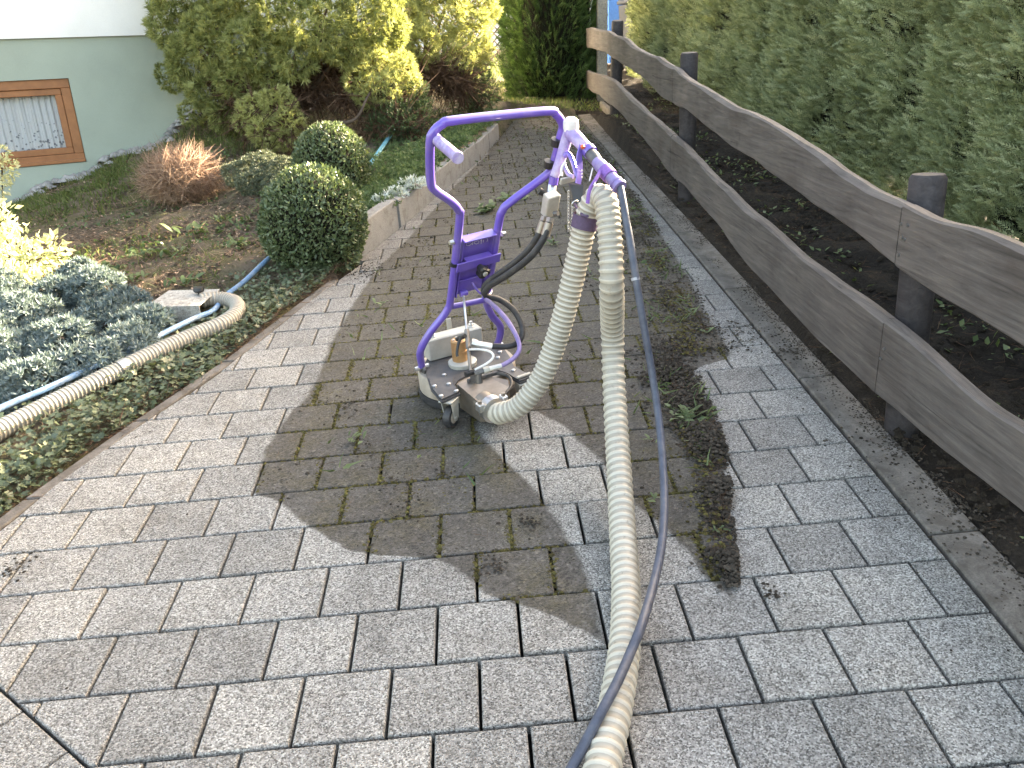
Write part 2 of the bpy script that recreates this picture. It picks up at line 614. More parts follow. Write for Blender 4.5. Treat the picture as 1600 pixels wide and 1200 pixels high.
def paver_material():
    a = NT("exposed_aggregate_concrete")
    p, X, Y = plane_xy(a)
    vo = a.n("ShaderNodeTexVoronoi")
    vo.inputs["Scale"].default_value = 300
    a.l(p, vo.inputs["Vector"])
    sep = a.n("ShaderNodeSeparateColor")
    a.l(vo.outputs["Color"], sep.inputs[0])
    grain = a.ramp(sep.outputs[0], [(0, (.070, .066, .061)), (.2, (.145, .138, .129)), (.45, (.250, .238, .222)), (.75, (.325, .311, .290)), (1, (.50, .485, .455))])
    # patches: each paver a little different, stains, dust
    oi = a.n("ShaderNodeObjectInfo")
    c = a.mix(1.0, grain, a.ramp(oi.outputs["Random"], [(0, (.80, .79, .78)), (.5, (.98, .97, .96)), (1, (1.13, 1.11, 1.08))]), 'MULTIPLY')
    big = a.noise(p, 5.0, 6, 0.62)
    c = a.mix(1.0, c, a.ramp(big, [(.28, (.74, .72, .70)), (.5, (1, 1, 1)), (.75, (1.12, 1.10, 1.07))]), 'MULTIPLY')
    st = a.noise(p, 14.0, 7, 0.75, 0.6)
    c = a.mix(a.ramp(st, [(.56, (0, 0, 0)), (.74, (.6, .6, .6))]), c, (.075, .068, .06))
    # dirt film
    jn = a.math('MULTIPLY', a.math('SUBTRACT', a.noise(p, 16, 5, .65), .5), .034)
    jX = a.math('ADD', X, jn)
    parts = []
    for lo, hi in ((L1, R1), (L2, R2)):
        s1 = sstep(a, a.math('SUBTRACT', jX, curve(a, Y, lo)), .011)
        s2 = sstep(a, a.math('SUBTRACT', curve(a, Y, hi), jX), .011)
        parts.append(a.math('MULTIPLY', s1, s2))
    mask = a.math('MAXIMUM', parts[0], parts[1])
    yb = a.n("ShaderNodeMapRange")
    yb.inputs["From Min"].default_value = .17
    yb.inputs["From Max"].default_value = .22
    a.l(Y, yb.inputs["Value"])
    mask = a.math('MULTIPLY', mask, yb.outputs[0])
    thick = a.noise(p, 9, 6, .7)
    film = a.ramp(a.noise(p, 55, 5, .7), [(.3, (.038, .033, .029)), (.5, (.068, .060, .052)), (.62, (.090, .081, .072)), (.8, (.13, .12, .11))])
    moss = a.ramp(a.noise(p, 6.5, 7, .75), [(.46, (0, 0, 0)), (.66, (.75, .75, .75))])
    film = a.mix(moss, film, (.068, .056, .026))
    back = a.n("ShaderNodeMapRange", interpolation_type='SMOOTHSTEP')
    back.inputs["From Min"].default_value = 1.6
    back.inputs["From Max"].default_value = 4.2
    a.l(a.math('ADD', Y, a.math('MULTIPLY', a.noise(p, 2.4, 4, .7), 1.2)), back.inputs["Value"])
    crust = a.ramp(a.noise(p, 26, 8, .78), [(.3, (.035, .028, .018)), (.5, (.075, .060, .040)), (.62, (.11, .095, .055)), (.8, (.17, .155, .13))])
    film = a.mix(a.math('MULTIPLY', back.outputs[0], .8), film, crust)
    specks = a.n("ShaderNodeTexVoronoi")
    specks.inputs["Scale"].default_value = 165
    a.l(p, specks.inputs["Vector"])
    sps = a.n("ShaderNodeSeparateColor")
    a.l(specks.outputs["Color"], sps.inputs[0])
    film = a.mix(1.0, film, a.ramp(sps.outputs[0], [(0, (.38, .36, .34)), (.25, (.8, .78, .76)), (.6, (1, 1, 1)), (.9, (1.15, 1.13, 1.1)), (1, (1.9, 1.85, 1.75))]), 'MULTIPLY')
    amt = a.math('MULTIPLY', mask, a.math('ADD', .74, a.math('MULTIPLY', thick, .30)), True)
    c = a.mix(amt, c, film)
    # a muddy veil lying on the far end and along both borders of the path
    far = a.n("ShaderNodeMapRange", interpolation_type='SMOOTHSTEP')
    far.inputs["From Min"].default_value = 2.0
    far.inputs["From Max"].default_value = 5.0
    a.l(a.math('ADD', Y, a.math('MULTIPLY', a.noise(p, 3, 5, .7), 2.0)), far.inputs["Value"])
    veil = a.math('MULTIPLY', far.outputs[0], a.math('SUBTRACT', a.noise(p, 8, 6, .75), .18), True)
    c = a.mix(veil, c, (.13, .118, .107))
    a.col(c)
    a.rough(.86)
    a.b.inputs["Specular IOR Level"].default_value = .3
    hh = a.math('ADD', a.math('MULTIPLY', vo.outputs["Distance"], -.9), a.math('MULTIPLY', a.noise(p, 60, 4, .7), .6))
    a.bump(hh, .75, .0035)
    return a.m


def concrete_material(name, base, var=.22, mud=(.52, .72)):
    a = NT(name)
    p = a.pos()
    f = a.noise(p, 7, 8, .7)
    c = a.ramp(f, [(.25, [b * (1 - var * 1.8) for b in base]), (.5, base), (.8, [b * (1 + var) for b in base])])
    fine = a.noise(p, 190, 3, .6)
    c = a.mix(.6, c, a.ramp(fine, [(.3, [b * .55 for b in base]), (.7, [b * 1.35 for b in base])]))
    st = a.noise(p, 11, 6, .75, .5)
    c = a.mix(a.ramp(st, [(mud[0], (0, 0, 0)), (mud[1], (.8, .8, .8))]), c, (.070, .058, .046))
    a.col(c)
    a.rough(.9)
    a.bump(fine, .5, .003)
    return a.m


def soil_material(name, stops, scale=9, moss=None):
    a = NT(name)
    p = a.pos()
    f = a.noise(p, scale, 10, .72, .3)
    g = a.noise(p, scale * 9, 6, .7)
    c = a.ramp(a.math('ADD', a.math('MULTIPLY', f, .6), a.math('MULTIPLY', g, .4)), stops)
    if moss:
        mm = a.noise(p, 2.3, 7, .72)
        c = a.mix(a.ramp(mm, [(.46, (0, 0, 0)), (.62, (.75, .75, .75))]), c, a.ramp(g, [(.3, [x * .5 for x in moss]), (.7, [x * 1.4 for x in moss])]))
    a.col(c)
    a.rough(.95)
    a.b.inputs["Specular IOR Level"].default_value = .2
    k = a.noise(p, scale * 3.2, 8, .75)
    a.bump(a.math('ADD', a.math('MULTIPLY', k, 1.6), g), 1.0, .022)
    return a.m


M_PAVER = paver_material()
M_BED = soil_material("joint_sand", [(.3, (.012, .011, .010)), (.7, (.035, .031, .027))], 30)
M_EDGE = concrete_material("dirty_concrete_edging", (.190, .168, .147), .35, (.34, .60))
M_KERB = concrete_material("weathered_kerb_concrete", (.215, .212, .205))
M_GARDEN = soil_material("garden_soil", [(.3, (.075, .054, .040)), (.45, (.155, .116, .084)), (.58, (.235, .182, .132)), (.72, (.33, .265, .20))], moss=(.12, .125, .045))
M_DARKSOIL = soil_material("dark_bed_soil", [(.3, (.014, .011, .009)), (.5, (.034, .027, .021)), (.68, (.065, .051, .04)), (.82, (.13, .10, .08))], 7)

# ---------------------------------------------------------------- terrain
CTRL = np.array([  # world x, y, height over the paving plane
    (-.68, 1.0, -.015), (-.34, 1.9, -.015), (-.03, 2.85, 0), (.1, 3.3, .04), (-1.0, 0, -.02), (-1.4, 1.2, -.03), (-1.2, 2.2, -.03), (-.7, 2.2, -.01), (-.4, 2.9, .0),
    (.0, 3.9, .12), (.15, 4.4, .16), (.35, 5.0, .17), (.7, 6.2, .17), (.95, 7.0, .15), (.3, 6.2, .20), (.0, 5.4, .18), (.6, 7.6, .2),
    (-.6, 3.8, .05), (-.6, 5.0, .14), (-1.2, 3.5, -.02), (-2.0, 3.5, -.07), (-1.3, 5.0, .06), (-2.0, 5.0, -.03), (-2.8, 4.5, -.11), (-2.5, 2.5, -.08), (-3.2, .5, -.1),
    (-3.22, 6.19, -.10), (-2.75, 6.44, .03), (-2.25, 6.71, .19), (-1.55, 7.08, .46), (-1.2, 6.3, .25), (-.6, 6.6, .28), (-.4, 7.6, .4), (-3.9, 5.9, -.2),
    (-1.0, 8.5, .6), (.2, 9.0, .3), (1.3, 9.2, .02), (1.0, 12.0, -.1), (-2, 11, .6), (2.6, 4, .0), (2.6, 0, .0), (2.6, 8, .0), (3.6, 4, .03), (2.4, 10.5, 0), (-5, 3, -.2), (5, 5, .05)])


def resid(x, y):
    x = np.asarray(x, float); y = np.asarray(y, float)
    d = (x[..., None] - CTRL[:, 0]) ** 2 + (y[..., None] - CTRL[:, 1]) ** 2 + .01
    wgt = d ** -1.6
    return (wgt * CTRL[:, 2]).sum(-1) / wgt.sum(-1)


def terr(x, y):
    x = np.asarray(x, float); y = np.asarray(y, float)
    return zp(x, y) + resid(x, y)


def hit(u, v):                      # survey point on the garden ground -> world coordinates
    d = PLM @ ray(u, v); c = PLM @ CAMP
    t = np.linspace(1.0, 16, 3000)
    P = c + d * t[:, None]
    below = P[:, 2] < terr(P[:, 0], P[:, 1])
    k = np.argmax(below)
    return P[k]


xs = np.concatenate([np.linspace(-60, -5, 12)[:-1], np.arange(-5, 5.001, .05), np.linspace(5, 60, 12)[1:]])
ys = np.concatenate([np.linspace(-40, -3, 8)[:-1], np.arange(-3, 12.001, .05), np.linspace(12, 90, 14)[1:]])
GX, GY = np.meshgrid(xs, ys)
GZ = terr(GX, GY)
flat = np.column_stack([GX.ravel(), GY.ravel(), np.zeros(GX.size)])
nz = (vnoise(flat, 6.0) - .5) * .05 + (vnoise(flat + 9, 17.0) - .5) * .03
near = (np.abs(GX) < 5) & (GY < 12) & (GY > -3)
GZ = GZ + np.where(near, nz.reshape(GX.shape), 0)
far = np.maximum(np.abs(GX) - 6, 0) + np.maximum(GY - 12, 0) + np.maximum(-3 - GY, 0)
GZ = np.where(far > 0, zp(np.clip(GX, -6, 6), np.clip(GY, -3, 17)) - .02, GZ)
onpath = (GX > edge(GY) - .03) & (GX < 2.13) & (GY < PATH_END + .1)
GZ = np.where(onpath & near, zp(GX, GY) - .09, GZ)
nx, ny = len(xs), len(ys)
idx = np.arange(nx * ny).reshape(ny, nx)
F = np.stack([idx[:-1, :-1], idx[:-1, 1:], idx[1:, 1:], idx[1:, :-1]], -1).reshape(-1, 4)
gme = fastmesh("ground", np.column_stack([GX.ravel(), GY.ravel(), GZ.ravel()]), F, M_GARDEN, smooth=True)
gme.materials.append(M_DARKSOIL)
cx = GX.ravel()[F].mean(1)
gme.polygons.foreach_set("material_index", (cx > 2.0).astype(np.int32))
ground = link(bpy.data.objects.new("ground", gme))
tag(ground, "brown garden soil sloping up from the paved path", None, kind='structure')

# ---------------------------------------------------------------- pavement
P = 0.2
pv = MB()
yy = np.linspace(-2.6, PATH_END, 60)
poly = [(edge(y) - .01, y) for y in yy] + [(2.15, y) for y in yy[::-1]]
V = [(x, y, -.034) for x, y in poly]
n2 = len(yy)
fs = [(i, 2 * n2 - 1 - i, 2 * n2 - 2 - i, i + 1) for i in range(n2 - 1)]
pv.add(V, fs)
pavement = pv.build("pavement", M_BED)
pavement.matrix_world = PL4
tag(pavement, "grey paved garden path of square concrete pavers in running bond", None, kind='structure')


def clip(poly, px, py, nxx, nyy):
    out = []
    for i in range(len(poly)):
        a, b = poly[i], poly[(i + 1) % len(poly)]
        da = (a[0] - px) * nxx + (a[1] - py) * nyy
        db = (b[0] - px) * nxx + (b[1] - py) * nyy
        if da >= 0:
            out.append(a)
        if (da >= 0) != (db >= 0):
            t = da / (da - db)
            out.append((a[0] + t * (b[0] - a[0]), a[1] + t * (b[1] - a[1])))
    return out


def area(poly):
    return .5 * abs(sum(poly[i][0] * poly[(i + 1) % len(poly)][1] - poly[(i + 1) % len(poly)][0] * poly[i][1] for i in range(len(poly))))


def inset(poly, d):
    n = len(poly)
    cx_, cy_ = sum(p[0] for p in poly) / n, sum(p[1] for p in poly) / n
    out = []
    for i in range(n):
        a, b, c = poly[i - 1], poly[i], poly[(i + 1) % n]
        e1 = Vector((b[0] - a[0], b[1] - a[1])); e2 = Vector((c[0] - b[0], c[1] - b[1]))
        if e1.length < 1e-6 or e2.length < 1e-6:
            out.append(b); continue
        e1.normalize(); e2.normalize()
        n1, n2_ = Vector((-e1.y, e1.x)), Vector((-e2.y, e2.x))
        m = n1 + n2_
        if m.length < 1e-6:
            out.append(b); continue
        m = m / max(.35, m.dot(n1))
        out.append((b[0] + m.x * d, b[1] + m.y * d))
    return out


def paver_mesh(poly, cen, bv=.0045):
    """chamfered slab, polygon counter-clockwise"""
    q = [(x - cen[0], y - cen[1]) for x, y in poly]
    a, b = inset(q, .0003), inset(q, bv)
    m = inset(q, bv * .4)
    n = len(q)
    V = [(x, y, -.05) for x, y in a] + [(x, y, -bv * .9) for x, y in a] + [(x, y, -bv * .28) for x, y in m] + [(x, y, 0) for x, y in b]
    F = [tuple(range(3 * n, 4 * n))]
    for k in range(3):
        F += [(k * n + i, k * n + (i + 1) % n, (k + 1) * n + (i + 1) % n, (k + 1) * n + i) for i in range(n)]
    return V, F


def dedupe(poly):
    out = []
    for p in poly:
        if not out or math.hypot(p[0] - out[-1][0], p[1] - out[-1][1]) > .004:
            out.append(p)
    if len(out) > 2 and math.hypot(out[0][0] - out[-1][0], out[0][1] - out[-1][1]) <= .004:
        out.pop()
    return out


GAP = .0035
DA, DB = (-.02, 0.0), (-.32, .25)     # line where the laying pattern turns
ddx, ddy = DB[0] - DA[0], DB[1] - DA[1]
dl = math.hypot(ddx, ddy)
dn = (ddy / dl, -ddx / dl)            # normal pointing to the main field
cells = []
for r in range(-8, int(PATH_END / P)):
    off = 0 if r % 2 == 0 else .5
    y0 = r * P
    for c in range(-16, 11):
        x0 = (c + off) * P
        sq = [(x0 + GAP, y0 + GAP), (x0 + P - GAP, y0 + GAP), (x0 + P - GAP, y0 + P - GAP), (x0 + GAP, y0 + P - GAP)]
        if x0 + P > RIGHT + .001:
            sq = clip(sq, RIGHT - GAP, 0, -1, 0)
        cells.append((sq, True))
aa = math.atan2(ddy, ddx)
ca, sa = math.cos(aa), math.sin(aa)
for r in range(0, 9):
    for c in range(-9, 14):
        x0 = (c + (.37 if r % 2 == 0 else .87)) * P
        y0 = r * P
        sq = [(x0 + GAP, y0 + GAP), (x0 + P - GAP, y0 + GAP), (x0 + P - GAP, y0 + P - GAP), (x0 + GAP, y0 + P - GAP)]
        cells.append(([(DA[0] + x * ca - y * sa, DA[1] + x * sa + y * ca) for x, y in sq], False))
square = None
singles, rest = [], MB()
cand = []
for sq, main in cells:
    if len(sq) < 3:
        continue
    sgn = 1 if main else -1
    sq = clip(sq, DA[0] + sgn * dn[0] * GAP, DA[1] + sgn * dn[1] * GAP, sgn * dn[0], sgn * dn[1])
    if len(sq) < 3:
        continue
    ym = sum(p[1] for p in sq) / len(sq)
    ea, eb = edge(ym - .1), edge(ym + .1)
    ex, ey = eb - ea, .2
    el = math.hypot(ex, ey)
    sq = clip(sq, edge(ym) + .0 + .055 * (ym < 3.4), ym, ey / el, -ex / el)
    sq = dedupe(sq)
    if len(sq) < 3 or area(sq) < .00025 or ym > PATH_END or ym < -1.6:
        continue
    if not main and ym < -.7:
        continue
    cen = (sum(p[0] for p in sq) / len(sq), ym)
    q = CAMR @ (np.array([cen[0], cen[1], 0]) - CAMP)
    vis = q[2] > .2 and -140 < 800 + FPX * q[0] / q[2] < 1740 and -50 < 600 + FPX * q[1] / q[2] < 1300
    cand.append((ym, cen, sq, vis))
cand.sort(key=lambda t: t[0])
nsing = 0
for ym, cen, sq, vis in cand:
    full = len(sq) == 4 and abs(area(sq) - (P - 2 * GAP) ** 2) < 1e-5 and abs(sq[0][1] - sq[1][1]) < 1e-4
    tilt = (random.gauss(0, .0035), random.gauss(0, .0035), random.gauss(0, .002))
    dz = random.gauss(0, .0009)
    if vis and nsing < 298 and ym < 5.2:
        if full:
            if square is None:
                V_, F_ = paver_mesh(sq, cen)
                square = bpy.data.meshes.new("paver")
                square.from_pydata(V_, [], F_)
                square.materials.append(M_PAVER)
            me = square
        else:
            V_, F_ = paver_mesh(sq, cen)
            me = bpy.data.meshes.new("paver")
            me.from_pydata(V_, [], F_)
            me.materials.append(M_PAVER)
        o = link(bpy.data.objects.new("paver", me), pavement)
        o.location = (cen[0], cen[1], dz)
        o.rotation_euler = tilt
        nsing += 1
    else:
        V_, F_ = paver_mesh(sq, cen)
        rest.add([(x + cen[0], y + cen[1], z + dz) for x, y, z in V_], F_)
o = rest.build("far_pavers", M_PAVER, pavement)
tag(o, kind='stuff')

# edging on both sides
ed_y = [-2.4, -1.45, -.48, .5, 1.47, 2.45, 3.42, 4.4, 5.37, 6.35, 7.3, 8.0]
for i in range(len(ed_y) - 1):
    y0, y1 = ed_y[i] + .004, ed_y[i + 1] - .004
    jx = random.gauss(0, .002)
    V_, F_ = paver_mesh([(2.006 + jx, y0), (2.135 + jx, y0), (2.135 + jx, y1), (2.006 + jx, y1)], (2.07, (y0 + y1) / 2), .006)
    me = bpy.data.meshes.new("edging_stone"); me.from_pydata(V_, [], F_); me.materials.append(M_EDGE)
    o = link(bpy.data.objects.new("edging_stone", me), pavement)
    o.location = (2.07, (y0 + y1) / 2, .003)
ly = np.arange(-1.4, 3.45, .5)
for i in range(len(ly) - 1):
    y0, y1 = ly[i] + .004, min(ly[i + 1], 3.44) - .004
    x0, x1 = edge(y0), edge(y1)
    poly = [(x0 + .002, y0), (x0 + .052, y0), (x1 + .052, y1), (x1 + .002, y1)]
    cen = ((x0 + x1) / 2, (y0 + y1) / 2)
    V_, F_ = paver_mesh(poly, cen, .006)
    me = bpy.data.meshes.new("border_stone"); me.from_pydata(V_, [], F_); me.materials.append(M_EDGE)
    o = link(bpy.data.objects.new("border_stone", me), pavement)
    o.location = (cen[0], cen[1], .001)
#NEXT
# ---------------------------------------------------------------- kerb of the raised bed
kerb = empty("retaining_kerb", (edge(5.2), 5.2, 0), plane=True)
tag(kerb, "low kerb of upright concrete blocks holding the planted bed beside the path", "kerb")
kj = [3.471, 4.063, 4.737, 5.38, 6.023, 6.5, 6.991]
KO = np.array([edge(5.2), 5.2, 0])
for i in range(len(kj) - 1):
    y0, y1 = kj[i] + .004, kj[i + 1] - .004
    h = np.interp((y0 + y1) / 2, [3.4, 7], [.185, .135]) + random.gauss(0, .004)
    j = random.gauss(0, .004)
    poly = [(edge(y0) - .085 + j, y0), (edge(y0) - .004 + j, y0), (edge(y1) - .004 + j, y1), (edge(y1) - .085 + j, y1)]
    cen = (KO[0], KO[1])
    q = [(x - cen[0], y - cen[1]) for x, y in poly]
    m = inset(q, .006)
    V_ = [(x, y, -.06) for x, y in q] + [(x, y, h - .006) for x, y in q] + [(x, y, h) for x, y in m]
    F_ = [(8, 9, 10, 11)] + [(k * 4 + a, k * 4 + (a + 1) % 4, (k + 1) * 4 + (a + 1) % 4, (k + 1) * 4 + a) for k in range(2) for a in range(4)]
    MB().add(V_, F_).build("kerb_block", M_KERB, kerb)

# ---------------------------------------------------------------- house on the far side of the garden
WD = np.array([.883, .47, 0.0]); WD /= np.linalg.norm(WD)
WN = np.array([WD[1], -WD[0], 0.0])
W0 = np.array([-2.75, 6.44, 0.0])
house = empty("house", tuple(W0))
tag(house, "house wall with pale green plinth and white render above", "house")
HR = np.stack([WD, -WN, [0, 0, 1]], axis=1)     # columns: along, into the house, up


def hbox(name, s0, s1, d0, d1, z0, z1, mat, parent=house, bev=0.0):
    c = HR @ np.array([(s0 + s1) / 2, (d0 + d1) / 2, 0]) + np.array([0, 0, (z0 + z1) / 2])
    return MB().box(c, (s1 - s0, d1 - d0, z1 - z0), HR, bev).build(name, mat, parent)


def render_mat(name, base):
    a = NT(name)
    p = a.pos()
    f = a.noise(p, 2.2, 6, .6)
    g = a.noise(p, 160, 4, .7)
    c = a.ramp(f, [(.3, [b * .88 for b in base]), (.7, [min(.9, b * 1.07) for b in base])])
    c = a.mix(.35, c, a.ramp(g, [(.3, [b * .75 for b in base]), (.7, base)]))
    # splash marks near the soil
    a.col(c); a.rough(.92)
    a.bump(g, .5, .004)
    return a.m


M_GREEN = render_mat("green_plinth_render", (.345, .40, .34))
M_WHITE = render_mat("white_wall_render", (.80, .80, .78))
WS0, WS1, WZ0, WZ1 = -.76, .215, .515, 1.215
GS0, GS1, GZ0, GZ1 = -.625, .08, .635, 1.095
pl = MB()
for (s0, s1, z0, z1) in ((-6, WS0, -1, 1.534), (WS1, 3.2, -1, 1.534), (WS0, WS1, -1, WZ0), (WS0, WS1, WZ1, 1.534)):
    c = HR @ np.array([(s0 + s1) / 2, .15, 0]) + np.array([0, 0, (z0 + z1) / 2])
    pl.box(c, (s1 - s0, .3, z1 - z0), HR)
pl.build("plinth", M_GREEN, house)
hbox("wall", -6, 3.2, -.025, .3, 1.537, 5.2, M_WHITE)
hbox("side_wall", 2.9, 3.2, .303, 6, -1, 5.2, M_WHITE)
hbox("roof", -6.4, 3.7, -.6, 6.4, 5.203, 5.5, simple("roof_tiles", (.25, .09, .06), .8, var=.3, space='pos'))
M_WOODBR = simple("brown_window_wood", (.30, .125, .052), .45, var=.18, scale=14, space='pos', bump=.1)
win = empty("window", (0, 0, 0)); win.parent = house
tag(win, "brown framed basement window with lace curtain")


def frame_ring(name, s0, s1, z0, z1, wd_, d0, d1, mat, parent):
    b = MB()
    for (a0, a1, e0, e1) in ((s0, s1, z1 - wd_, z1), (s0, s1, z0, z0 + wd_), (s0, s0 + wd_, z0 + wd_ + .0005, z1 - wd_ - .0005), (s1 - wd_, s1, z0 + wd_ + .0005, z1 - wd_ - .0005)):
        c = HR @ np.array([(a0 + a1) / 2, (d0 + d1) / 2, 0]) + np.array([0, 0, (e0 + e1) / 2])
        b.box(c, (a1 - a0, d1 - d0, e1 - e0), HR, .004)
    return b.build(name, mat, parent)


frame_ring("window_frame", WS0 + .002, WS1 - .002, WZ0 + .002, WZ1 - .002, .075, .02, .10, M_WOODBR, win)
frame_ring("sash", WS0 + .079, WS1 - .079, WZ0 + .079, WZ1 - .079, .052, .035, .095, M_WOODBR, win)
hbox("window_sill", WS0 + .004, WS1 - .004, -.012, .018, WZ0 + .004, WZ0 + .034, M_WOODBR, win, .004)
gl = NT("window_glass")
gl.b.inputs["Transmission Weight"].default_value = 1.0
gl.b.inputs["Roughness"].default_value = .02
gl.b.inputs["IOR"].default_value = 1.12
gl.col((.95, .97, .97))
hbox("pane", GS0 - .004, GS1 + .004, .06, .066, GZ0 - .004, GZ1 + .004, gl.m, win)
# lace curtain: pleated cloth with embroidered lower band
nS, nZ = 220, 50
sv = np.linspace(GS0 - .02, GS1 + .02, nS)
zv = np.linspace(GZ0 - .0, GZ1 + .02, nZ)
S_, Z_ = np.meshgrid(sv, zv)
D_ = .105 + .009 * np.sin(S_ * 105 + 2 * np.sin(S_ * 17)) * (0.6 + .4 * (Z_ - GZ0) / .46) + .003 * np.sin(S_ * 260)
CV = (HR @ np.stack([S_.ravel(), D_.ravel(), np.zeros(S_.size)])).T
CV[:, 2] = Z_.ravel()
ii = np.arange(nS * nZ).reshape(nZ, nS)
FF = np.stack([ii[:-1, :-1], ii[:-1, 1:], ii[1:, 1:], ii[1:, :-1]], -1).reshape(-1, 4)
la = NT("lace_curtain")
oc = la.objco()
sx = la.n("ShaderNodeVectorMath", operation='DOT_PRODUCT'); la.l(oc, sx.inputs[0]); sx.inputs[1].default_value = tuple(WD)
sz = la.n("ShaderNodeSeparateXYZ"); la.l(oc, sz.inputs[0])
band = la.n("ShaderNodeMapRange"); band.inputs["From Min"].default_value = 1.0; band.inputs["From Max"].default_value = .72
la.l(sz.outputs[2], band.inputs["Value"])
cmb = la.n("ShaderNodeCombineXYZ"); la.l(sx.outputs["Value"], cmb.inputs[0]); la.l(sz.outputs[2], cmb.inputs[2])
motif = la.n("ShaderNodeTexVoronoi"); motif.inputs["Scale"].default_value = 34; la.l(cmb.outputs[0], motif.inputs["Vector"])
mf = la.math('LESS_THAN', motif.outputs["Distance"], la.math('MULTIPLY', band.outputs[0], .33))
cc = la.mix(mf, (.72, .73, .76), (.22, .23, .27))
la.col(cc); la.rough(.9)
tr = la.n("ShaderNodeBsdfTranslucent"); tr.inputs[0].default_value = (.7, .7, .74, 1)
mx = la.n("ShaderNodeMixShader"); mx.inputs[0].default_value = .2
la.l(la.b.outputs[0], mx.inputs[1]); la.l(tr.outputs[0], mx.inputs[2]); la.l(mx.outputs[0], la.out.inputs[0])
o = link(bpy.data.objects.new("lace_curtain", fastmesh("lace_curtain", CV, FF, la.m, smooth=True)), win)
hbox("dark_room", GS0 - .1, GS1 + .1, .28, .29, GZ0 - .1, GZ1 + .1, simple("dark_room_wall", (.05, .05, .055), .9, space='pos'), win)

# rubble strip at the foot of the wall
M_STONE = simple("pale_rubble", (.30, .285, .27), .9, var=.45, scale=9, space='pos', bump=.4)
st = []
for k in range(520):
    s = RNG.uniform(-2.2, 2.4)
    off = abs(RNG.normal(0, .10)) + .03
    p = W0 + WD * s + WN * off
    r = RNG.uniform(.018, .055)
    st.append((p[0], p[1], terr(p[0], p[1]) + .012 + r * .1, r))
st = np.array(st)
rub = foliage("wall_gravel", [up_scatter(BLOBS[i], st[i::3, :3], st[i::3, 3]) for i in range(3)], M_STONE)
tag(rub, "strip of loose grey rubble along the foot of the green wall", "gravel", kind='stuff')

# ---------------------------------------------------------------- fence on the right
def wood_material(name, base, sc=1.0):
    a = NT(name)
    p = a.pos()
    mp = a.n("ShaderNodeMapping")
    mp.inputs["Scale"].default_value = (18 * sc, 1.1 * sc, 18 * sc)
    a.l(p, mp.inputs["Vector"])
    g = a.noise(mp.outputs[0], 3.0, 9, .68, .5)
    b = a.noise(p, 2.6, 5, .6)
    c = a.ramp(g, [(.24, [x * .28 for x in base]), (.42, [x * .70 for x in base]), (.58, base), (.8, [x * 1.5 for x in base])])
    mp2 = a.n("ShaderNodeMapping")
    mp2.inputs["Scale"].default_value = (9, .55, 26)
    a.l(p, mp2.inputs["Vector"])
    ck = a.noise(mp2.outputs[0], 2.4, 3, .5, 1.2)
    c = a.mix(a.ramp(ck, [(.695, (0, 0, 0)), (.72, (.85, .85, .85))]), c, [x * .15 for x in base])
    c = a.mix(1.0, c, a.ramp(b, [(.3, (.7, .66, .64)), (.5, (1, 1, 1)), (.72, (1.2, 1.16, 1.12))]), 'MULTIPLY')
    kn = a.noise(p, 7.5, 2, .4)
    c = a.mix(a.ramp(kn, [(.72, (0, 0, 0)), (.78, (.75, .75, .75))]), c, [x * .28 for x in base])
    a.col(c); a.rough(.72)
    a.b.inputs["Specular IOR Level"].default_value = .35
    a.bump(g, .6, .004)
    return a.m


M_RAIL = wood_material("weathered_fence_board", (.122, .105, .096))
M_POST = wood_material("dark_stained_post", (.046, .040, .042), .8)
NRM = np.array([1, -.0145, 0.0])
RD = NRM @ np.array([2.085, 1.0, 0])


def railpt(u, v):
    d = ray(u, v)
    return CAMP + d * ((RD - NRM @ CAMP) / (NRM @ d))


def edgepoly(pts):
    q = np.array([railpt(u, v)[1:] for u, v in pts])
    return q[np.argsort(q[:, 0])]


UT = [(918, 45), (945, 48), (972, 60), (1000, 78), (1030, 92), (1056, 107), (1064, 116), (1100, 137), (1140, 165), (1184, 184), (1247, 224), (1296, 255), (1366, 301), (1417, 322), (1478, 350), (1537, 364), (1600, 395)]
UB = [(917, 75), (945, 80), (968, 97), (1000, 120), (1030, 148), (1056, 165), (1070, 168), (1100, 192), (1170, 245), (1215, 280), (1282, 325), (1345, 371), (1397, 416), (1420, 437), (1500, 485), (1600, 552)]
LT = [(914, 109), (937, 117), (955, 126), (973, 145), (992, 161), (1010, 178), (1036, 198), (1054, 217), (1123, 287), (1160, 327), (1193, 353), (1245, 400), (1320, 450), (1390, 505), (1480, 580), (1540, 630), (1600, 670)]
LB = [(914, 136), (937, 152), (962, 173), (988, 196), (1006, 218), (1050, 277), (1073, 297), (1120, 350), (1165, 415), (1240, 490), (1310, 560), (1370, 620), (1450, 695), (1600, 815)]


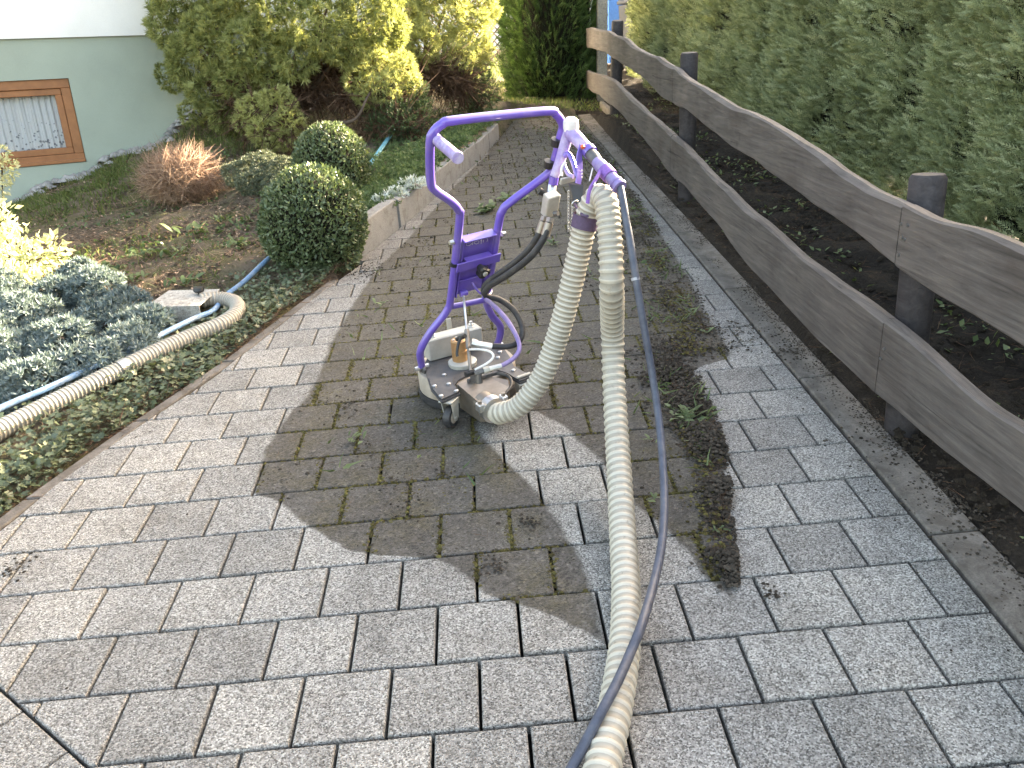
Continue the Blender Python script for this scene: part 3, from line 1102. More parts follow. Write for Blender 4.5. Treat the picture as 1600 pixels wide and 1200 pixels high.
def board(y0, y1, top, bot, parent, seed):
    g = np.random.default_rng(seed)
    n = max(8, int((y1 - y0) / .035))
    ys_ = np.linspace(y0, y1, n)
    zt = np.interp(ys_, top[:, 0], top[:, 1])
    zb = np.interp(ys_, bot[:, 0], bot[:, 1])
    k = np.ones(5) / 5
    pad = lambda a: np.convolve(np.r_[[a[0]] * 2, a, [a[-1]] * 2], k, 'valid')
    wob = lambda s: pad(np.cumsum(g.normal(0, s, n)) - np.linspace(0, 1, n) * 0)
    w1 = wob(.0022); w1 -= np.linspace(w1[0], w1[-1], n)
    w2 = wob(.0026); w2 -= np.linspace(w2[0], w2[-1], n)
    zt, zb = pad(zt) + w1, pad(zb) + w2
    bow = pad(np.cumsum(g.normal(0, .0009, n))); bow -= np.linspace(bow[0], bow[-1], n)
    x0 = 2.085 + .0145 * (ys_ - 1) + bow
    th = .046
    # section: bevelled waney-edged plank, 8 points
    sec = []
    for i in range(n):
        b1, b2 = .012 + .006 * math.sin(ys_[i] * 4 + seed), .008
        sec.append([(x0[i] + b1, ys_[i], zt[i]), (x0[i], ys_[i], zt[i] - b1 * .9), (x0[i], ys_[i], zb[i] + b2), (x0[i] + b2, ys_[i], zb[i]),
                    (x0[i] + th - b2, ys_[i], zb[i]), (x0[i] + th, ys_[i], zb[i] + b2), (x0[i] + th, ys_[i], zt[i] - b2), (x0[i] + th - b2, ys_[i], zt[i] - .004)])
    S = np.array(sec).reshape(-1, 3) - FO
    Fc = [(i * 8 + k_, (i + 1) * 8 + k_, (i + 1) * 8 + (k_ + 1) % 8, i * 8 + (k_ + 1) % 8) for i in range(n - 1) for k_ in range(8)]
    Fc += [tuple(range(8)), tuple(range((n - 1) * 8, n * 8))[::-1]]
    return MB().add(S, Fc).build("rail", M_RAIL, parent)


FO = np.array([2.18, 4.15, 0])
fence = empty("wooden_fence", tuple(FO), plane=True)
tag(fence, "rustic two-rail fence of waney-edged boards on dark round posts", "fence")
ut, ub, lt, lb = (edgepoly(p) for p in (UT, UB, LT, LB))
ext = lambda q: np.vstack([[(-2.4, q[0, 1] - .01)], q])
ut, ub, lt, lb = map(ext, (ut, ub, lt, lb))
for k, (y0, y1) in enumerate(((-2.2, 1.03), (1.036, 4.12), (4.127, 8.55))):
    board(y0, y1, ut, ub, fence, 20 + k)
for k, (y0, y1) in enumerate(((-2.2, 1.05), (1.056, 4.16), (4.167, 8.75))):
    board(y0, y1, lt, lb, fence, 40 + k)
for (bu, bv, tu, tv, h, r) in ((1390, 672, 1451, 272, .80, .052), (1062, 313, 1077, 82, .90, .053), (959, 194, 965, 32, .94, .055)):
    b0, t0 = gp(bu, bv, 0), gp(tu, tv, h)
    b0[0] = max(b0[0], 2.085 + .0145 * (b0[1] - 1) + .046 + r + .004)
    t0[0] = max(t0[0], 2.085 + .0145 * (t0[1] - 1) + .046 + r + .004)
    d = (t0 - b0) / np.linalg.norm(t0 - b0)
    t0 = b0 + d * h / d[2]
    p_ = MB()
    pts = np.array([b0 - d * .2, b0 + (t0 - b0) * .3, b0 + (t0 - b0) * .7, t0 - d * .012, t0]) - FO
    p_.tube(pts, r, 18, rr=[r, r * 1.02, r * .99, r, r * .86])
    p_.build("post", M_POST, fence)
bp = PW(2.1 + .05, -2.05, 0)
o = MB().tube([np.array([2.20, -1.95, -.2]) - FO, np.array([2.20, -1.95, .8]) - FO], .052, 16).build("post", M_POST, fence)
M_STEEL = simple("galvanised_bolt", (.45, .45, .46), .35, 1.0, var=.15)
for (u, v) in ((1409, 350), (1410, 371), (1405, 398), (1419, 352), (1414, 374), (1382, 545), (1377, 560)):
    q = railpt(u, v) - FO
    MB().cyl(q + np.array([-.004, 0, 0]), q + np.array([.01, 0, 0]), .005, 8).build("screw", M_STEEL, fence)

# pale square post and kerb below the fence's far end
sqb = gp(949, 178, 0)
M_PALEWOOD = wood_material("pale_grey_post_wood", (.30, .27, .235), 1.2)
o = empty("square_post", tuple(PW(2.36, 8.66, 0)))
tag(o, "pale square timber post behind the far end of the fence", "post")
MB().box((0, 0, .8), (.11, .1, 1.8), bev=.006).build("shaft", M_PALEWOOD, o)
MB().box((0, 0, 1.715), (.125, .115, .03), bev=.006).build("post_cap", M_PALEWOOD, o)

# low timber-and-stone edging under the fence
o = empty("bed_kerb", (2.29, 5.7, 0), plane=True)
tag(o, "mossy low concrete kerb under the far half of the fence", "kerb")
for k, y in enumerate(np.arange(4.35, 8.2, .98)):
    MB().box((0 + .005 * k, y + .49 - 5.7, .03), (.05, .97, .11), bev=.008).build("kerb_stone", M_EDGE, o)

# ---------------------------------------------------------------- wheelie bins beyond the fence
def bin_(name, label, x, y, rz, body, col, h=1.05):
    o = empty(name, (x, y, float(zp(x, y))))
    o.rotation_euler = (0, 0, rz)
    tag(o, label, "bin", "wheelie bins beyond the fence")
    b = MB()
    V_ = [(-.24, -.26, .06), (.24, -.26, .06), (.24, .24, .06), (-.24, .24, .06), (-.29, -.35, h - .12), (.29, -.35, h - .12), (.29, .3, h - .12), (-.29, .3, h - .12)]
    b.add(V_, [(0, 1, 2, 3)[::-1], (4, 5, 6, 7), (0, 1, 5, 4), (1, 2, 6, 5), (2, 3, 7, 6), (3, 0, 4, 7)])
    b.build("body", body, o)
    MB().box((0, -.02, h - .085), (.62, .7, .05), bev=.015).build("rim", body, o)
    MB().add([(-.29, -.36, h - .055), (.29, -.36, h - .055), (.29, .32, h - .055), (-.29, .32, h - .055), (-.25, -.3, h), (.25, -.3, h), (.25, .28, h + .02), (-.25, .28, h + .02)],
             [(4, 5, 6, 7), (0, 1, 5, 4), (1, 2, 6, 5), (2, 3, 7, 6), (3, 0, 4, 7)]).build("lid", col, o)
    MB().cyl((-.26, .36, h - .06), (.26, .36, h - .06), .018, 10).build("handle", body, o)
    for s in (-1, 1):
        MB().lathe([(.09, -.025), (.1, -.02), (.1, .02), (.09, .025)], (s * .25, .27, .1), 16, (1, 0, 0)).build("wheel", M_BLACKP, o)


M_BLACKP = simple("black_plastic", (.018, .018, .019), .42, var=.3)
M_BLUEP = simple("blue_bin_plastic", (.05, .17, .48), .45, var=.12)
M_GREYP = simple("grey_bin_plastic", (.045, .048, .055), .5, var=.15)
BX1, BX2 = PW(*gp(966, 104)), PW(*gp(1005, 112))
bin_("wheelie_bin", "bright blue wheelie bin glimpsed beside the pale square post", BX1[0], BX1[1], .2, M_BLUEP, M_BLUEP, 1.14)
bin_("wheelie_bin", "dark grey wheelie bin standing beside the blue one", BX2[0], BX2[1], .1, M_GREYP, M_GREYP, 1.0)

# ---------------------------------------------------------------- thuja hedge
HEDGE_STOPS = [(0, (.048, .056, .030)), (.25, (.095, .112, .058)), (.5, (.150, .170, .092)), (.75, (.205, .22, .13)), (.93, (.26, .26, .16)), (1, (.27, .18, .11))]
M_THUJA = leafmat("thuja_foliage", HEDGE_STOPS, .6, .34, .25, 1.3, 2.2, 1.95)
M_THUJA2 = leafmat("dark_thuja_foliage", [(0, (.018, .030, .010)), (.4, (.040, .070, .022)), (.7, (.07, .115, .036)), (1, (.115, .16, .06))], .6, .25, .25, 1.3, 3)
M_BARK = simple("thuja_bark", (.085, .058, .042), .9, var=.4, scale=30, space='pos', bump=.5)
M_INNER = soil_material("hedge_inner_core", [(.3, (.010, .010, .006)), (.6, (.026, .024, .014)), (.85, (.05, .042, .026))], 14)  # dark tone of the solid cores inside hedge and shrubs
HT = 1.48
hedge = empty("thuja_hedge", tuple(PW(3.45, 4.5, 0)))
tag(hedge, "long clipped thuja hedge behind the wooden fence", "hedge")
HOFF = np.array(PW(3.45, 4.5, 0))


def hface(y, z):
    pts = np.column_stack([y, z, y * 0 + 3.1])
    return 3.13 + .02 * np.maximum(0, z - 1.0) - .015 * (y - 4) * 0 + (vnoise(pts, 2.2) - .5) * .22 + (vnoise(pts + 5, 6.0) - .5) * .20 - .05 * np.exp(-((z - .35) / .3) ** 2)


def hedge_sprays(n, y0, y1, z0, z1, size, depth=.12):
    y = RNG.uniform(y0, y1, n); z = RNG.uniform(z0, z1, n)
    gapn = vnoise(np.column_stack([y * .8, z, 0 * y]) + 8, 7.0)
    ok = (gapn > .26) | (RNG.random(n) < .35)
    y, z = y[ok], z[ok]
    n = len(y)
    x = hface(y, z) + np.abs(RNG.normal(0, depth * .6, n)) - .02
    pos = np.column_stack([x, y, z])
    fw = np.column_stack([-.75 + RNG.normal(0, .35, n), RNG.normal(0, .5, n), .55 + RNG.normal(0, .4, n)])
    roll = np.column_stack([RNG.normal(0, .5, n), 1 + RNG.normal(0, .5, n), RNG.normal(0, .5, n)])
    v, f, q = scatter(SPRAY[0], SPRAY[1], pos, fw, size * RNG.uniform(.6, 1.25, n), roll)
    return v @ PLM.T - HOFF, f, q


parts = [hedge_sprays(29000, .9, 3.4, .06, 1.35, .066), hedge_sprays(18500, 3.4, 6.2, .06, 1.35, .08), hedge_sprays(14000, 6.2, 10.6, .06, HT, .098),
         hedge_sprays(2300, -3.2, .9, .1, HT, .16), hedge_sprays(900, .9, 6.2, 1.33, HT, .11)]
n = 4200
y = RNG.uniform(-3.2, 10.65, n); x = RNG.uniform(3.05, 3.95, n)
v, f, q = scatter(SPRAY[0], SPRAY[1], np.column_stack([x, y, HT - .06 + RNG.normal(0, .05, n)]), np.column_stack([RNG.normal(0, .5, n), RNG.normal(0, .5, n), np.ones(n)]), RNG.uniform(.08, .16, n))
parts.append((v @ PLM.T - HOFF, f, q))
n = 900
z = RNG.uniform(.05, HT, n); x = RNG.uniform(3.1, 3.9, n)
v, f, q = scatter(SPRAY[0], SPRAY[1], np.column_stack([x, 10.6 + RNG.normal(0, .04, n), z]), np.column_stack([RNG.normal(0, .5, n), np.ones(n), .5 + RNG.normal(0, .4, n)]), RNG.uniform(.08, .15, n))
parts.append((v @ PLM.T - HOFF, f, q))
foliage("foliage", parts, M_THUJA, hedge)
core = MB()  # solid core added behind the sprays to block light through the hedge
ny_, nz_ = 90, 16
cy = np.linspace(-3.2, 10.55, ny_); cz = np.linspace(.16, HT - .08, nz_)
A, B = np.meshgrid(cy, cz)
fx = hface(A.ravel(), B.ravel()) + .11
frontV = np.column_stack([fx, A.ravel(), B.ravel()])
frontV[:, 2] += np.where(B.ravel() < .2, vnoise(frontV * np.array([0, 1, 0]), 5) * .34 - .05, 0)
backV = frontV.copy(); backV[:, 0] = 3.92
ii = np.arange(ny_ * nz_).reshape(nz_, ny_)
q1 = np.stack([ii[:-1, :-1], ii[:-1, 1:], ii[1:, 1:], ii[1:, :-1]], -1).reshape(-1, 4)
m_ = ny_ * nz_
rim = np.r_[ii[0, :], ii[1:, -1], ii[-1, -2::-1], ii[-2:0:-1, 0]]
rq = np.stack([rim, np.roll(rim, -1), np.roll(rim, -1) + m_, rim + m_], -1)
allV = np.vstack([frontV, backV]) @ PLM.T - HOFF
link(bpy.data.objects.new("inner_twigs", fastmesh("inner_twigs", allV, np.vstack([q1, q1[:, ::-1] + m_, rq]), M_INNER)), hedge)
for k, yy_ in enumerate(np.arange(-2.8, 10.4, .52)):
    jx, jy = random.uniform(-.05, .05), random.uniform(-.1, .1)
    pts = np.array([PW(3.5 + jx, yy_ + jy, -.05), PW(3.5 + jx * 1.5, yy_ + jy, .3), PW(3.5, yy_, .7)]) - HOFF
    MB().tube(pts, .03, 8, rr=[.04, .032, .028]).build("trunk", M_BARK, hedge)

# thuja column at the far end of the path
col = empty("thuja_bush", tuple(PW(1.85, 9.1, 0)))
tag(col, "dense dark green thuja bush closing the far end of the path", "bush")
CO = np.array(PW(1.85, 9.1, 0))
n = 13000
th = RNG.uniform(0, 2 * math.pi, n); z = RNG.uniform(.03, 2.7, n)
pts = np.column_stack([np.cos(th) * 1.5, np.sin(th) * 1.5, z])
rad = 1 + (vnoise(pts + 20, 2.4) - .5) * .35 + (vnoise(pts + 3, 6) - .5) * .16
rad *= np.interp(z, [0, .25, 1, 2, 2.7], [.82, .95, 1.0, .96, .7])
pos = np.column_stack([np.cos(th) * .52 * rad, np.sin(th) * .46 * rad, z])
fw = np.column_stack([np.cos(th) * .7, np.sin(th) * .7, .7 + 0 * z]) + RNG.normal(0, .35, (n, 3))
roll = np.column_stack([-np.sin(th), np.cos(th), 0 * th]) + RNG.normal(0, .5, (n, 3))
foliage("foliage", [scatter(SPRAY[0], SPRAY[1], pos, fw, RNG.uniform(.08, .145, n), roll)], M_THUJA2, col)
MB().lathe([(.33, .08), (.42, .3), (.44, 1.0), (.42, 2.0), (.2, 2.55)], (0, 0, 0), 20).build("inner_twigs", M_INNER, col)
MB().cyl((0, 0, -.1), (0, 0, 1.0), .05, 10).build("trunk", M_BARK, col)

# background beyond the path: trellis, lawn hut wall
o = empty("trellis", tuple(np.array([.95, 14.6, float(terr(.95, 12.0))])))
tag(o, "dark diamond lattice trellis far behind the conifers", "trellis")
M_TRELLIS = simple("trellis_wood", (.07, .05, .04), .8, var=.3)
for k in range(-9, 16):
    for s in (-1, 1):
        x0 = k * .12
        p0, p1 = np.array([x0, .008 * s, 0.1]), np.array([x0 + s * 1.9, .008 * s, 2.0])
        pts = [p for p in (p0, p1)]
        t0 = 0.0; t1 = 1.0
        if s > 0:
            t0 = max(0, (-1.0 - x0) / 1.9); t1 = min(1, (1.0 - x0) / 1.9)
        else:
            t0 = max(0, (x0 - 1.0) / 1.9); t1 = min(1, (x0 + 1.0) / 1.9)
        if t1 - t0 < .05:
            continue
        a_, b_ = p0 + (p1 - p0) * t0, p0 + (p1 - p0) * t1
        MB().tube([a_, b_], .012, 4).build("lath", M_TRELLIS, o)
for (c, s) in (((-1.02, 0, 1.0), (.06, .05, 2.1)), ((1.02, 0, 1.0), (.06, .05, 2.1)), ((0, 0, 2.03), (2.1, .05, .05)), ((0, 0, .07), (2.1, .05, .05))):
    MB().box(c, s).build("frame_bar", M_TRELLIS, o)
nb = empty("neighbour_house", (-1.0, 24.0, .4))
tag(nb, "white neighbouring house glimpsed far behind the trellis", "house")
MB().box((0, 3, 2.2), (12, 6, 5.2)).build("wall", M_WHITE, nb)
MB().add([(-6.4, -.5, 4.8), (6.4, -.5, 4.8), (6.4, 6.5, 4.8), (-6.4, 6.5, 4.8), (-6.4, 3, 7.4), (6.4, 3, 7.4)], [(0, 1, 5, 4), (2, 3, 4, 5), (0, 4, 3), (1, 2, 5)]).build("roof", simple("red_roof", (.3, .08, .05), .8, space='pos'), nb)
for x in (-3.5, 0, 3.2):
    MB().box((x, -.01, 2.4), (1.1, .06, 1.2)).build("window", simple("far_window", (.06, .07, .08), .2), nb)
#NEXT
# ---------------------------------------------------------------- garden plants
def lumps_to_world(L):
    return [(PLM @ at(u, v, d), r) for u, v, d, r in L]


def lump_points(Ls, dens, jitter=.05, keep=.86, squash=1.0):
    P_, N_ = [], []
    for i, (c, r) in enumerate(Ls):
        n = int(dens * 4 * math.pi * r * r)
        d = RNG.normal(size=(n, 3)); d /= np.linalg.norm(d, axis=1)[:, None]
        rr = r * (1 + (vnoise(d * 1.0 + i * 3.7, 2.6) - .5) * .5 + RNG.normal(0, jitter, n))
        p = c + d * rr[:, None] * np.array([1, 1, squash])
        ok = np.ones(n, bool)
        for j, (c2, r2) in enumerate(Ls):
            if j != i:
                ok &= np.linalg.norm((p - c2) / np.array([1, 1, squash]), axis=1) > r2 * keep
        P_.append(p[ok]); N_.append(d[ok])
    return np.concatenate(P_), np.concatenate(N_)


def plant(name, label, cat, base, group=None):
    o = empty(name, tuple(base))
    tag(o, label, cat, group)
    return o, np.array(base, float)


M_CON_A = leafmat("yellow_green_spruce", [(0, (.060, .070, .026)), (.35, (.108, .120, .046)), (.65, (.165, .175, .072)), (1, (.24, .24, .12))], .6, .35, .25, 1.3, 2.5, 2.2)  # needle colour lifted to stand in for missing sun
M_CON_Y = leafmat("bright_golden_spruce", [(0, (.12, .13, .05)), (.4, (.20, .205, .085)), (.75, (.27, .27, .125)), (1, (.34, .33, .18))], .6, .35, .25, 1.3, 2.5, 1.95)  # extra gain replaces sunlight that the shaded dwarf spruce lacks
M_PINE = leafmat("dwarf_pine_needles", [(0, (.020, .036, .016)), (.4, (.045, .072, .030)), (.8, (.085, .12, .05)), (1, (.13, .15, .07))], .55, .25, .3, 1.3, 4)
M_BOX = leafmat("boxwood_leaves", [(0, (.026, .040, .018)), (.35, (.055, .080, .034)), (.65, (.095, .125, .06)), (.88, (.16, .18, .11)), (1, (.30, .29, .22))], .4, .2, .5, 1.3, 5)
M_JUN = leafmat("blue_juniper_needles", [(0, (.045, .064, .064)), (.35, (.10, .132, .134)), (.7, (.17, .205, .205)), (1, (.28, .31, .30))], .55, .2, .3, 1.1, 5)
M_IVY = leafmat("ivy_leaves", [(0, (.035, .045, .024)), (.4, (.068, .085, .045)), (.72, (.115, .135, .075)), (.84, (.19, .195, .12)), (.9, (.19, .135, .085)), (1, (.14, .09, .06))], .38, .2, .5, 1.2, 6)
M_GRASS = leafmat("grass_blades", [(0, (.045, .06, .018)), (.5, (.085, .11, .035)), (.85, (.14, .15, .055)), (1, (.24, .20, .10))], .6, .3, .25, 1.3, 4)
M_WEED = leafmat("weed_leaves", [(0, (.045, .070, .026)), (.5, (.085, .115, .050)), (1, (.15, .175, .09))], .5, .3, .35, 1.3, 6)
M_COVER = leafmat("sedum_leaves", [(0, (.035, .06, .024)), (.45, (.075, .115, .045)), (.8, (.125, .165, .075)), (1, (.2, .22, .12))], .5, .25, .35, 1.2, 7)
M_SILVER = leafmat("silver_leaves", [(0, (.25, .28, .25)), (.5, (.42, .45, .42)), (1, (.62, .64, .6))], .6, .15, .3, 1.0, 8)
M_DEAD = leafmat("dead_brown_twigs", [(0, (.12, .072, .05)), (.4, (.22, .142, .10)), (.8, (.34, .24, .175)), (1, (.46, .36, .27))], .75, .15, .2, 1.1, 6, 1.55)
M_DRYN = leafmat("dry_brown_needles", [(0, (.035, .02, .013)), (.5, (.085, .05, .033)), (1, (.17, .105, .07))], .8, .1, .2, 1.1, 6)
M_GREYL = leafmat("grey_green_heather", [(0, (.05, .062, .04)), (.5, (.10, .118, .08)), (1, (.19, .19, .13))], .6, .2, .3, 1.1, 6)
M_YLEAF = leafmat("yellow_green_leaves", [(0, (.20, .22, .13)), (.5, (.32, .33, .22)), (.88, (.42, .42, .30)), (1, (.50, .34, .08))], .5, .4, .35, 1.2, 5)


def conifer(name, label, L, dens, size, mat, base, tmpl=TUFT, trunk_r=.05, cat="conifer", brown=0, brown_L=None, squash=1.0, branches=10, upb=.25, group=None, keep=.86):
    Ls = lumps_to_world(L)
    o, b = plant(name, label, cat, base, group)
    p, d = lump_points(Ls, dens, keep=keep, squash=squash)
    fw = d + np.array([0, 0, upb]) + RNG.normal(0, .3, d.shape)
    foliage("crown", [scatter(tmpl[0], tmpl[1], p - b, fw, size * RNG.uniform(.6, 1.3, len(p)))], mat, o)
    cen = np.mean([c for c, r in Ls], axis=0)
    if brown:
        Lb = lumps_to_world(brown_L) if brown_L else Ls
        k = RNG.integers(0, len(Lb), brown)
        dd = RNG.normal(size=(brown, 3)); dd /= np.linalg.norm(dd, axis=1)[:, None]
        pp = np.array([Lb[i][0] for i in k]) + dd * np.array([Lb[i][1] for i in k])[:, None] * RNG.uniform(.1, .85, (brown, 1))
        fw = dd + RNG.normal(0, .5, dd.shape) - np.array([0, 0, .3])
        v1 = scatter(SHOOT[0], SHOOT[1], pp - b, fw, RNG.uniform(.07, .16, brown))
        v2 = scatter(TWIG[0], TWIG[1], pp - b, fw, RNG.uniform(.15, .4, brown))
        foliage("dry_inner_needles", [v1, v2], M_DRYN, o)
    # trunk and limbs reaching the lumps
    top = cen - b
    MB().tube(spline([(0, 0, -.15), top * .35 + np.array([.03, 0, 0]), top * .8], .06), trunk_r, 9, rr=np.linspace(trunk_r, trunk_r * .45, len(spline([(0, 0, -.15), top * .35 + np.array([.03, 0, 0]), top * .8], .06)))).build("trunk", M_BARK, o)
    order = list(range(len(Ls))); random.shuffle(order)
    for i in order[:branches]:
        c, r = Ls[i]
        q = c - b
        s = top * random.uniform(.12, .5)
        mid = (s + q) / 2 + np.array([random.uniform(-.06, .06), random.uniform(-.06, .06), -.05])
        pts = spline([s, mid, q], .05)
        MB().tube(pts, .012, 6, rr=np.linspace(trunk_r * .38, .006, len(pts))).build("branch", M_BARK, o)
    return o


baseA = hit(470, 212)
LA = [(300, -20, 7.3, .33), (275, 40, 7.25, .20), (300, 95, 7.2, .20), (325, 140, 7.2, .15), (345, 165, 7.2, .10), (345, 60, 7.0, .26), (390, -10, 6.9, .30), (395, 75, 6.85, .22), (450, 20, 6.8, .27), (460, 85, 6.8, .17),
      (505, 45, 6.75, .22), (520, -10, 6.8, .28), (540, 70, 6.9, .17), (575, 15, 6.9, .24), (370, 120, 7.0, .16), (425, 105, 6.9, .13), (600, 45, 7.1, .18), (350, -90, 7.2, .40), (450, -110, 7.0, .42), (560, -100, 7.0, .38), (400, -210, 7.2, .45), (500, -220, 7.2, .4)]
conifer("spruce_bush", "tall yellow-green spruce with billowing foliage in front of the green wall", LA[:17], 1250, .062, M_CON_A, baseA, trunk_r=.09,
        brown=1500, brown_L=[(430, 135, 7.2, .25), (480, 140, 7.15, .22), (380, 150, 7.2, .2), (520, 110, 7.2, .2), (350, 120, 7.3, .2), (560, 90, 7.3, .2)], branches=16)
baseB = hit(640, 185)
LB_ = [(620, 30, 7.6, .22), (655, 70, 7.6, .17), (690, 20, 7.8, .25), (730, 50, 7.9, .20), (745, 10, 8.0, .18), (715, 90, 7.8, .13), (750, 80, 8.0, .10), (620, 85, 7.5, .13), (660, -50, 7.8, .35), (730, -70, 8.0, .35), (680, -170, 8.0, .4)]
conifer("golden_spruce", "sunlit golden spruce left of the dark thuja bush", LB_, 1250, .060, M_CON_Y, baseB, trunk_r=.07,
        brown=900, brown_L=[(650, 115, 7.7, .17), (690, 118, 7.8, .18), (600, 105, 7.6, .15), (715, 125, 7.9, .12)], branches=10)
LC = [(590, 108, 7.0, .14), (625, 112, 7.05, .13), (560, 125, 7.0, .12), (600, 135, 6.95, .12), (640, 130, 7.1, .09), (575, 150, 7.0, .09)]
conifer("low_golden_conifer", "low spreading golden conifer with a bare crooked branch below it", LC, 1700, .05, M_CON_Y, hit(575, 195), trunk_r=.03, brown=350, brown_L=[(585, 160, 7.05, .13), (540, 150, 7.1, .13), (610, 155, 7.1, .11)], branches=5)
LY = [(400, 175, 6.85, .13), (435, 165, 6.85, .13), (450, 190, 6.8, .11), (415, 205, 6.8, .12), (440, 215, 6.8, .09), (385, 190, 6.9, .09)]
conifer("dwarf_spruce", "small round bright yellow-green dwarf spruce above the clipped balls", LY, 2300, .042, M_CON_Y, hit(425, 238), trunk_r=.025, brown=200, branches=5)
LP = [(600, 165, 7.1, .12), (640, 155, 7.15, .13), (620, 190, 7.0, .12), (655, 185, 7.1, .10), (590, 195, 7.05, .08), (640, 205, 7.05, .08)]
conifer("dwarf_pine", "dark green dwarf mountain pine beside the turquoise strip", LP, 1100, .085, M_PINE, hit(625, 222), tmpl=SHOOT, trunk_r=.025, brown=200, branches=6, upb=.6)
LP2 = [(735, 130, 8.3, .15), (758, 145, 8.35, .12), (725, 155, 8.3, .11), (748, 165, 8.3, .1), (742, 100, 8.4, .1), (735, 75, 8.5, .07)]
conifer("dwarf_pine", "dark green dwarf pine right at the bend of the path kerb", LP2, 1100, .085, M_PINE, hit(742, 178), tmpl=SHOOT, trunk_r=.025, brown=150, branches=5, upb=.6)
# filling dark shrub behind, left of the conifers
LD = [(300, 175, 7.45, .10), (270, 120, 7.5, .12), (345, 185, 7.3, .09)]
conifer("spruce_bush", "low skirt of a small spruce against the foot of the green wall", LD, 1700, .045, M_CON_A, hit(318, 192), trunk_r=.02, branches=2)

# bare crooked branch
cb = [PLM @ at(u, v, d) for u, v, d in ((510, 192, 6.95), (548, 190, 6.85), (562, 178, 6.8), (570, 160, 6.8), (578, 145, 6.85))]
o = tag(MB().tube(spline(cb, .03), .013, 8, rr=np.linspace(.018, .008, len(spline(cb, .03)))).build("bare_branch", M_BARK), "bare curved brown branch lying under the conifers", "branch")


def clipped(name, label, u, v, d, rx, rz, base, n, cat="topiary", twigs=True):
    o, b = plant(name, label, cat, base, "clipped box balls")
    c = PLM @ at(u, v, d) - b
    dd = RNG.normal(size=(n, 3)); dd /= np.linalg.norm(dd, axis=1)[:, None]
    dd = dd[dd[:, 2] > -.8]
    n = len(dd)
    wob = 1 + (vnoise(dd + 7, 3.0) - .5) * .10 + (vnoise(dd + 1, 9.0) - .5) * .07
    sh = np.where(RNG.random(n) < .75, RNG.normal(0, .018, n), -np.abs(RNG.normal(0, .06, n)))
    p = c + dd * ((wob + sh)[:, None]) * np.array([rx, rx, rz])
    fw = dd * .5 + RNG.normal(0, .6, dd.shape) + np.array([0, 0, .35])
    roll = dd + RNG.normal(0, .6, dd.shape)
    v_, f_, q_ = scatter(LEAF[0], LEAF[1], p, fw, RNG.uniform(.016, .032, n), roll)
    foliage("leaves", [(v_, f_, q_)], M_BOX, o)
    m = MB()
    prof = [(.05, -.85)] + [(math.cos(a) * .9, math.sin(a) * .9) for a in np.linspace(-1.0, 1.5, 12)]
    m.lathe([(r_ * rx, z_ * rz) for r_, z_ in prof], c, 20)
    m.build("inner_twigs", M_INNER, o)
    MB().cyl((c[0], c[1], -.08), (c[0], c[1], c[2]), .025, 8).build("stem", M_BARK, o)


clipped("box_ball", "large clipped box ball nearest the path beside the first kerb block", 490, 350, 4.72, .285, .305, hit(490, 440), 13000)
clipped("box_ball", "smaller clipped box ball standing behind the large one", 517, 262, 5.65, .245, .275, hit(520, 330), 9000)

# dead twig ball
o, b = plant("dead_bush", "round tangle of dead reddish brown twigs on the bare soil", "dead bush", hit(290, 318))
c = PLM @ at(283, 277, 6.15) - b
n = 4200
dd = RNG.normal(size=(n, 3)); dd /= np.linalg.norm(dd, axis=1)[:, None]
p = c + dd * RNG.uniform(.1, 1.0, (n, 1)) ** .5 * np.array([.26, .26, .17])
fw = np.cross(dd, RNG.normal(size=(n, 3))) + dd * .6 + np.array([-.1, 0, .15])
foliage("twigs", [scatter(TWIG[0] * np.array([1, .8, .8]), TWIG[1], p, fw, RNG.uniform(.08, .22, n))], M_DEAD, o)
for k in range(7):
    a = k * .9
    MB().tube(spline([(0, 0, -.03), (.05 * math.cos(a), .05 * math.sin(a), .08), (c[0] + .15 * math.cos(a), c[1] + .15 * math.sin(a), c[2])], .03), .006, 6).build("stem", M_BARK, o)

# blue juniper
LJ = [(60, 600, 3.5, .13), (150, 575, 3.62, .13), (205, 545, 3.75, .12), (225, 510, 3.95, .11), (100, 540, 3.85, .15), (165, 505, 4.05, .13), (20, 565, 3.8, .16), (40, 505, 4.15, .16), (150, 455, 4.4, .13), (95, 470, 4.4, .14),
      (10, 610, 3.5, .12), (110, 600, 3.55, .09), (-30, 540, 4.0, .2), (195, 480, 4.2, .10), (-10, 470, 4.4, .16), (125, 435, 4.6, .11), (180, 570, 3.66, .08), (30, 635, 3.42, .08)]
Ls = lumps_to_world(LJ)
o, b = plant("blue_juniper", "spreading blue-grey juniper beside the cream hose", "juniper", hit(110, 560))
p, d = lump_points(Ls, 3300, squash=.8, keep=.8)
ok = p[:, 2] > terr(p[:, 0], p[:, 1])
p, d = p[ok], d[ok]
fw = d + np.array([0, 0, .5]) + RNG.normal(0, .35, d.shape)
foliage("crown", [scatter(FATTUFT[0], FATTUFT[1], p - b, fw, .038 * RNG.uniform(.6, 1.3, len(p)))], M_JUN, o)
mi = []
for c_, r_ in Ls:
    v_, f_, q_ = up_scatter((np.vstack([BLOBS[0][0]]), BLOBS[0][1]), np.array([c_ - b - np.array([0, 0, r_ * .5])]), np.array([r_ * .75]))
    mi.append((v_, f_, q_))
foliage("inner_twigs", mi, M_INNER, o)
for k, (c_, r_) in enumerate(Ls[:10]):
    q = c_ - b
    MB().tube(spline([(0, 0, -.03), q * .5 + np.array([0, 0, -.04]), q], .05), .008, 6).build("branch", M_BARK, o)

